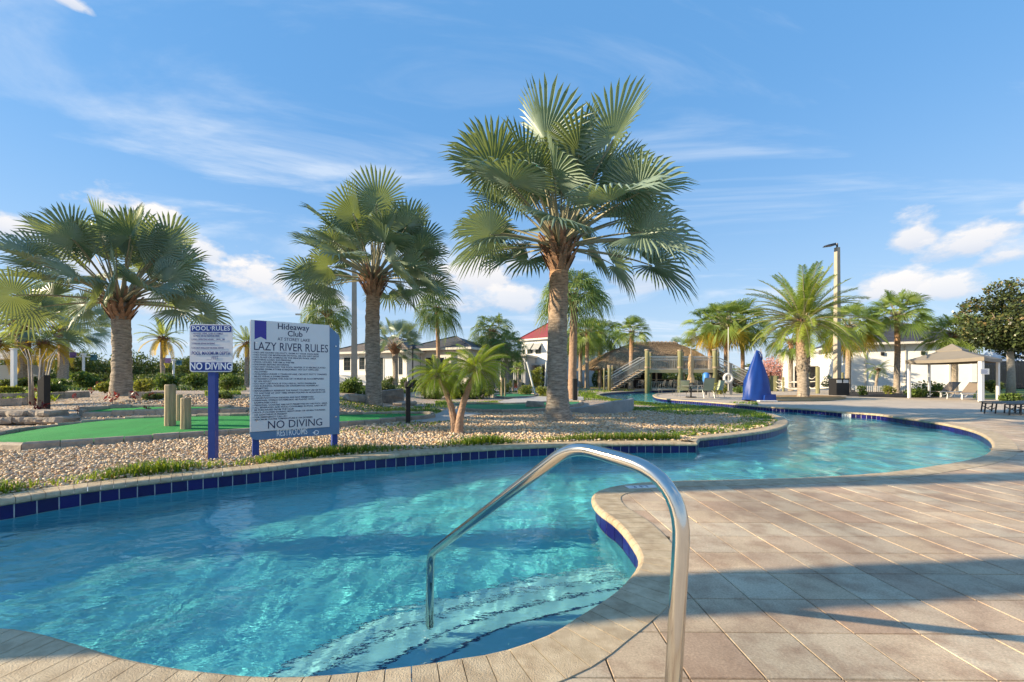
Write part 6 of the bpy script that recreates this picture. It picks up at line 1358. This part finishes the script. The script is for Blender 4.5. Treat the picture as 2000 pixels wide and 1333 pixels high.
# ------------------------------------------------------------------ bridge
def bridge():
    Y0 = 40.5; P = lambda px, py, dy=0: at(px, py, Y0+dy); o = P(1328, PY); root = empty('footbridge', (o.x, Y0, 0), 0, 'raised timber footbridge with stairs and mesh rails before the hut', 'bridge')
    def L(px, py, dy=0): q = P(px, py, dy); return Vector((q.x-o.x, q.y-Y0, q.z))
    for (px, top, base, dy, w) in [(1190, 716, 757, 0, 7), (1264, 685, 762, 0, 9), (1328, 686, 760, 0, 9), (1396, 685, 756, 0, 9), (1196, 716, 757, 1.8, 3), (1180, 722, 756, 0, 3), (1270, 690, 760, 1.8, 7), (1332, 690, 760, 1.8, 7), (1401, 690, 756, 1.8, 7), (1476, 722, 756, 0, 6)]:
        a, b = L(px, base, dy), L(px, top, dy); a.z = -.3 if px in (1264, 1328) else 0; r = w*Y0/F/2; mb = MB(); mb.tube([a, Vector((b.x, b.y, b.z-.25)), b], [r, r, r], 10); q = mb.obj('piling', M_pile, root, True)
        mb = MB(); mb.tube([b, b+Vector((0, 0, .12))], [r*1.18, r*1.1], 10); mb.obj('cap', M_bootpale, q); zc_ = L(px, 718, dy).z
        if w > 6: mb = MB(); mb.tube([Vector((b.x, b.y, zc_-.08)), Vector((b.x, b.y, zc_+.08))], r*1.15, 10); mb.obj('collar', M_bootpale, q)
    zd = L(1328, 724).z
    n = 22; x0, x1 = L(1262, 0).x, L(1400, 0).x
    for i in range(n): mb = MB(); xx = x0+(x1-x0)*i/n; mb.box(xx, xx+(x1-x0)/n*.93, -.05, 1.9, zd, zd+.06); mb.obj('deck_board', M_plank, root)
    mb = MB(); mb.box(x0, x1, -.12, -.03, zd-.22, zd+.09); mb.box(x0, x1, 1.88, 1.97, zd-.22, zd+.09); mb.obj('stringer', mat('yellow_timber', (.42, .34, .20), .8, var=.15, vscale=3), root)
    m_mesh = mat('mesh_panel', (.35, .34, .30), .6)
    def railing(a, b, h0=.15, h1=1.35, nb=12):
        mb = MB(); up = Vector((0, 0, 1)); mb.bar(a+up*h1, b+up*h1, .09, .07); mb.bar(a+up*(h1-.25), b+up*(h1-.25), .05); mb.bar(a+up*h0, b+up*h0, .05); r = mb.obj('handrail', M_cream, root); mb = MB()
        for i in range(nb+1): p = a.lerp(b, i/nb); mb.bar(p+up*h0, p+up*h1, .02)
        k = 7
        for j in range(1, k): hz_ = h0+(h1-.25-h0)*j/k; mb.bar(a+up*hz_, b+up*hz_, .008)
        q = mb.obj('mesh_infill', m_mesh, r); q['kind'] = 'stuff'
    for y in (0, 1.86):
        railing(Vector((x0, y, zd)), Vector((x1, y, zd)), nb=40)
        bl = L(1190, 757); bl.y = y; bl.z = 0; railing(bl, Vector((x0, y, zd)), nb=30); br = L(1480, 757); br.y = y; br.z = 0; railing(Vector((x1, y, zd)), br, nb=30)
    for xs_, xe in ((L(1196, 0).x, x0), (L(1476, 0).x, x1)):
        ns = 11
        for i in range(ns):
            t = (i+1)/(ns+1); xx = xs_+(xe-xs_)*t; mb = MB(); mb.box(xx-.17, xx+.17, 0, 1.86, zd*t-.04, zd*t+.02); mb.obj('tread_board', M_plank, root)
        
        for y_ in (.04, 1.8): mb = MB(); mb.bar((xs_, y_, 0), (xe, y_, zd-.05), .06, .22); mb.obj('stair_stringer', M_blackm, root)
bridge()
# life ring on post
Y = 31; X0 = at(1427, 0, Y).x; root = empty('rescue_post', (X0, Y, 0), 0, 'grey post with a tall pole holding the life ring', 'post'); mb = MB(); mb.box(-.1, .1, -.06, .06, 0, Zat(710, Y)); mb.obj('board', M_greymetal, root); mb = MB(); mb.tube([(-.22, -.08, .3), (-.22, -.08, Zat(640, Y))], .025, 6); mb.obj('hook_pole', M_white, root)
Yr = 30.7; root = empty('life_ring', (at(1422, 0, Yr).x, Yr, Zat(739, Yr)), 0, 'white life ring hanging on its post behind the chairs', 'life ring'); mb = MB()
ringp = [(math.cos(a)*.29, 0, math.sin(a)*.29) for a in np.linspace(0, 2*math.pi, 25)]; mb.tube(ringp, .095, 10, caps=False); mb.obj('ring', M_white, root, True); mb = MB(); mb.tube([(math.cos(a)*.40, -.02, math.sin(a)*.40) for a in np.linspace(0, 2*math.pi, 25)], .012, 5, caps=False); mb.obj('grab_rope', M_cream, root)
# blue covered lift
Yb = 22.6; X0 = at(1479, 0, Yb).x; root = empty('covered_pool_lift', (X0, Yb, 0), 0, 'pool lift wrapped in a tall pointed royal blue cover', 'pool lift'); s = Yb/F
prof = [(784, 1453, 1505), (778, 1452, 1504.5), (768, 1453, 1504), (757, 1454, 1502), (745, 1455.5, 1500), (733, 1459, 1497), (722, 1463, 1493.5), (711, 1467, 1489.5), (700, 1471, 1486), (692, 1474, 1483.5), (687, 1476, 1481), (684.5, 1477.5, 1479.5)]
mb = MB(); n = 30; rr = random.Random(4)
for i, (py, a, b) in enumerate(prof):
    cx_ = ((a+b)/2-1479)*s; r = (b-a)/2*s; z = Zat(py, Yb)
    for j in range(n):
        t = 2*math.pi*j/n; fold = 1+.06*math.sin(5*t+i*.35)*(1-i/14)+.05*math.sin(9*t-i*.9)+.03*math.sin(3*t+i*1.7); mb.v.append((cx_+math.cos(t)*r*fold, math.sin(t)*r*.62*fold, z+(.05*math.sin(2*t+1) if i == 0 else 0)+(.04 if i == 0 else 0)))
mb.f = [(i*n+j, i*n+(j+1) % n, (i+1)*n+(j+1) % n, (i+1)*n+j) for i in range(len(prof)-1) for j in range(n)]+[tuple(range((len(prof)-1)*n, len(prof)*n))]; mb.m = [0]*len(mb.f)
c_ = mb.obj('cover', M_cover, root, True); mb = MB(); mb.tube([((x-1479)*s, -.06, Zat(y, Yb)) for x, y in [(1478, 686), (1482.5, 688), (1486, 694), (1487, 701), (1485, 706)]], .028, 6); mb.obj('strap_loop', M_cover, c_, True)
mb = MB(); mb.add([((x-1479)*s, y_, Zat(py, Yb)) for x, py, y_ in [(1480, 786, -.5), (1506, 786, -.45), (1505, 770, -.42), (1482, 772, -.52), (1480, 786, -.1), (1506, 786, -.1), (1505, 770, -.1), (1482, 772, -.1)]], [(0, 1, 2, 3), (3, 2, 6, 7), (1, 5, 6, 2), (0, 3, 7, 4)]); mb.obj('foot_flap', M_cover, c_)
mb = MB(); mb.box(-.3, .62, -.7, .1, .0, .05); mb.obj('base_plate', M_white, root)
# bin
Y = 29.5; X0 = at(1638.5, 0, Y).x; root = empty('litter_bin', (X0, Y, 0), R(4), 'black double litter bin with two white labels by the light pole', 'bin'); s = Y/F; w = 13.5*s
mb = MB(); mb.box(-w, w, -.3, .3, .03, .84)
for k in range(12): x = -w+2*w*(k+.5)/12; mb.box(x-.03, x+.03, -.325, -.302, .06, .82)
mb.obj('body', M_black, root); mb = MB(); mb.box(-w-.03, w+.03, -.33, .33, 1.16, 1.22); mb.obj('hood', M_black, root)
for x in (-w, -.02, w-.06): mb = MB(); mb.box(x, x+.06, -.3, .3, .84, 1.16); mb.obj('upright', M_black, root)
for x in (-w*.55, w*.45): mb = MB(); mb.box(x-.19, x+.19, -.31, -.29, .90, 1.12); mb.obj('label_plate', M_white, root)

# ------------------------------------------------------------------ canopy gazebo
A_, B_, C_, D2 = [Vector(p) for p in ((25.95, 25.8), (25.68, 21.8), (29.12, 23.9), (29.4, 27.9))]; cc = (A_+B_+C_+D2)/4
root = empty('shade_canopy', (cc.x, cc.y, 0), 0, 'taupe fabric shade canopy, darkened as in tree shade, on four white posts', 'canopy')
for q, r in ((A_, .055), (B_, .08), (C_, .055), (D2, .05)): d = q-cc; mb = MB(); mb.box(d.x-r, d.x+r, d.y-r, d.y+r, 0, 2.2); mb.obj('post', M_white, root)
cn = [(q-cc)*1.09 for q in (A_, B_, C_, D2)]; za = Zat(672, cc.y)
def tier(sc, z0, z1, topsc, name, drop):
    mb = MB(); lo = [(q.x*sc, q.y*sc) for q in cn]; hi = [(q.x*topsc, q.y*topsc) for q in cn]
    for i in range(4):
        j = (i+1) % 4; n = 6; b = len(mb.v)
        for r_ in range(n+1):
            t = r_/n; z = z0+(z1-z0)*(t**1.08); 
            for k in range(n+1): u = k/n; x = (lo[i][0]*(1-u)+lo[j][0]*u)*(1-t)+(hi[i][0]*(1-u)+hi[j][0]*u)*t; y = (lo[i][1]*(1-u)+lo[j][1]*u)*(1-t)+(hi[i][1]*(1-u)+hi[j][1]*u)*t; mb.v.append((x, y, z-.06*math.sin(math.pi*u)*(1-t)))
        mb.f += [(b+r_*(n+1)+k, b+r_*(n+1)+k+1, b+(r_+1)*(n+1)+k+1, b+(r_+1)*(n+1)+k) for r_ in range(n) for k in range(n)]
        b = len(mb.v)
        for k in range(n+1): u = k/n; x = lo[i][0]*(1-u)+lo[j][0]*u; y = lo[i][1]*(1-u)+lo[j][1]*u; mb.v += [(x, y, z0-.06*math.sin(math.pi*u)), (x, y, z0-drop-.03*math.sin(math.pi*u))]
        mb.f += [(b+2*k, b+2*k+1, b+2*k+3, b+2*k+2) for k in range(n)]
    mb.m = [0]*len(mb.f); mb.obj(name, M_canopy, root)
tier(1.0, 2.33, za-.42, .28, 'canopy', .2); tier(.34, za-.38, za, .01, 'vent_cap', .08)
d = B_-cc; mb = MB(); mb.box(d.x-.24, d.x+.24, d.y-.16, d.y-.13, 1.42, 1.72); sg = mb.obj('notice_plate', M_white, root)
mb = MB()
for i in range(5): mb.box(d.x-.18, d.x+.16-.04*(i % 2), d.y-.165, d.y-.161, 1.47+i*.045, 1.485+i*.045)
mb.obj('notice_lines', M_blue, sg)
def lounger(lab, x, y, rz, up=True, group='sling loungers on the deck'):
    root = empty('sun_lounger', (x, y, 0), rz, lab, 'sun lounger', group)
    mb = MB(); mb.box(-.95, .25, -.30, .30, .36, .385); mb.obj('seat', M_taupe, root)
    mb = MB(); e = Vector((.95, 0, .98)) if up else Vector((.98, 0, .40)); s_ = Vector((.25, 0, .37)); nv = (e-s_).cross(Vector((0, 1, 0))).normalized()*.012
    mb.add([s_+Vector((0, -.3, 0))+nv, s_+Vector((0, .3, 0))+nv, e+Vector((0, .3, 0))+nv, e+Vector((0, -.3, 0))+nv, s_+Vector((0, -.3, 0))-nv, s_+Vector((0, .3, 0))-nv, e+Vector((0, .3, 0))-nv, e+Vector((0, -.3, 0))-nv], [(0, 1, 2, 3), (7, 6, 5, 4), (0, 3, 7, 4), (1, 5, 6, 2), (2, 6, 7, 3)]); mb.obj('backrest', M_taupe, root)
    fm = M_white if up else M_black
    mb = MB()
    for sy in (-.32, .32): mb.bar((-.97, sy, .36), (1.0, sy, .36), .04)
    mb.obj('side_rail', fm, root)
    for sx in (-.85, .45, -.45, .85) if not up else (-.85, .35):
        mb = MB(); mb.tube([(sx, -.32, .36), (sx-.04, -.33, 0)], .02, 6); mb.obj('leg', fm, root); mb = MB(); mb.tube([(sx, .32, .36), (sx-.04, .33, 0)], .02, 6); mb.obj('leg', fm, root)
    mb = MB()
    for sy in (-.33, .33): mb.tube([(-.85, sy, .22), (-.65, sy, .13), (-.45, sy, .22)], .015, 5); mb.tube([(.35, sy, .22), (.6, sy, .12), (.85, sy, .22)], .015, 5)
    mb.obj('brace', fm, root); return root
b = W(1838, 776); lounger('taupe lounger with raised back, left one under the canopy', b.x+.2, b.y, R(12)); b = W(1885, 780); lounger('taupe lounger with raised back, right one under the canopy', b.x, b.y, R(14))
b = W(1978, 810); lounger('flat dark-framed lounger at the right edge of the deck', b.x+.35, b.y+.05, R(3), up=False); lounger('second flat dark-framed lounger behind the first, cut by the right edge', b.x+1.3, b.y+.95, R(3), up=False)

# rope fence posts beyond the date palm
pr = None; root = empty('rope_fence', (*v2(W(1600, 768)), 0), 0, 'timber posts joined by sagging ropes beyond the date palm', 'fence'); o_ = W(1600, 768)
posts = [(1512, 764, 30, 15), (1505, 762, 24, 5), (1523, 763, 26, 5), (1530, 765, 28, 4), (1578, 768, 42, 7), (1597, 769, 52, 7), (1645, 768, 40, 5)]
tops = []
for px, b_, h, w in posts[3:]+posts[:2]:
    p = W(px, b_)-o_; s = W(px, b_).y/F; mb = MB(); mb.tube([(p.x, p.y, 0), (p.x, p.y, h*s)], w*s/2, 8); mb.obj('post', M_pile, root); tops.append(Vector((p.x, p.y, h*s)))
tops.sort(key=lambda v: v.x)
for a, b in zip(tops, tops[1:]):
    for f in (.75, .35):
        mb = MB(); mb.tube([a.lerp(b, t)*1+Vector((0, 0, -a.lerp(b, t).z*(1-f)-.5*math.sin(math.pi*t)*.6)) for t in np.linspace(0, 1, 9)], .03, 5); mb.obj('rope', M_cream, root)
for i, (px, b_, t_, lab) in enumerate([(1037, 772, 707, 'left slanted white prop of the young tree'), (1063, 768, 707, 'right slanted white prop of the young tree')]):
    a = G(px+8*(1 if i == 0 else 0), b_); mb = MB(); q = at(px-8 if i == 0 else px+4, t_, a.y); mb.tube([a, q], .06, 6); o = mb.obj('tree_prop', M_white); tag(o, lab, 'prop', 'white props of the young tree')
for i, (px, b_, t_, lab) in enumerate([(980, 775, 738, 'left slim timber post by the distant turf'), (986, 775, 738, 'right slim timber post by the distant turf'), (1002, 766, 742, 'pale post left of the red bromeliad'), (1017, 766, 742, 'pale post right of the red bromeliad')]):
    a = G(px, b_); s = a.y/F; mb = MB(); mb.tube([a, a+Vector((0, 0, (b_-t_)*s))], 2.2*s, 8); o = mb.obj('timber_post', M_post); tag(o, lab, 'post', 'timber posts by the distant turf')

# far hedges and the tree line that closes the view
g_ = random.Random(12); bl = []
for i in range(150):
    px = -300+2700*i/149; Y = g_.uniform(100, 125); q = at(px, PY, Y); top = Zat((712 if px < 1180 or px > 1900 else 722)+g_.uniform(-10, 10), Y); bl.append((q.x, Y, top*.5, g_.uniform(5, 9), 3, top*.55))
V, Fq, a_ = leaf_cloud(bl, 42000, .8, 77, shell=.5); o = link('distant_tree_line', np_mesh('distant_tree_line', V, Fq, M_oak, False, a_)); tag(o, 'dark line of far trees closing the view', 'tree line', kind='stuff')
for i, (px0, px1, Y, top, lab) in enumerate([(1165, 1290, 59, 722, 'dark hedge seen under the left part of the thatched hut'), (1290, 1480, 60, 724, 'dark hedge seen under the right part of the hut and stairs'), (-40, 130, 50, 728, 'dark hedge behind the left edge palms'), (130, 350, 52, 728, 'dark hedge behind the hoop stands'), (350, 660, 50, 726, 'dark hedge behind the two rule signs')]):
    q0, q1 = at(px0, PY, Y), at(px1, PY, Y); w = q1.x-q0.x; zt_ = Zat(top, Y); root = empty('hedge', ((q0.x+q1.x)/2, Y, 0), 0, lab, 'hedge', 'dark hedges at the back of the gardens')
    bl = [(-w/2+w*k/9, g_.uniform(-.3, .3), zt_*.45, w/13, .9, zt_*.52*g_.uniform(.85, 1.1)) for k in range(10)]; cloud_obj('leaves', bl, 5000, .30, M_oak, 500+i, root)
    mb = MB()
    for k in range(10): x = -w/2+w*k/9; mb.tube([(x, 0, 0), (x+.1, 0, zt_*.6)], .06, 5)
    mb.obj('stems', M_wood, root)

# turn the lettering into meshes
dg = bpy.context.evaluated_depsgraph_get()
for o in [o for o in bpy.data.objects if o.type == 'FONT']:
    me = bpy.data.meshes.new_from_object(o.evaluated_get(dg), depsgraph=dg); n = link('lettering', me, o.parent, o.location, o.rotation_euler, tuple(o.scale))
    bpy.data.objects.remove(o)
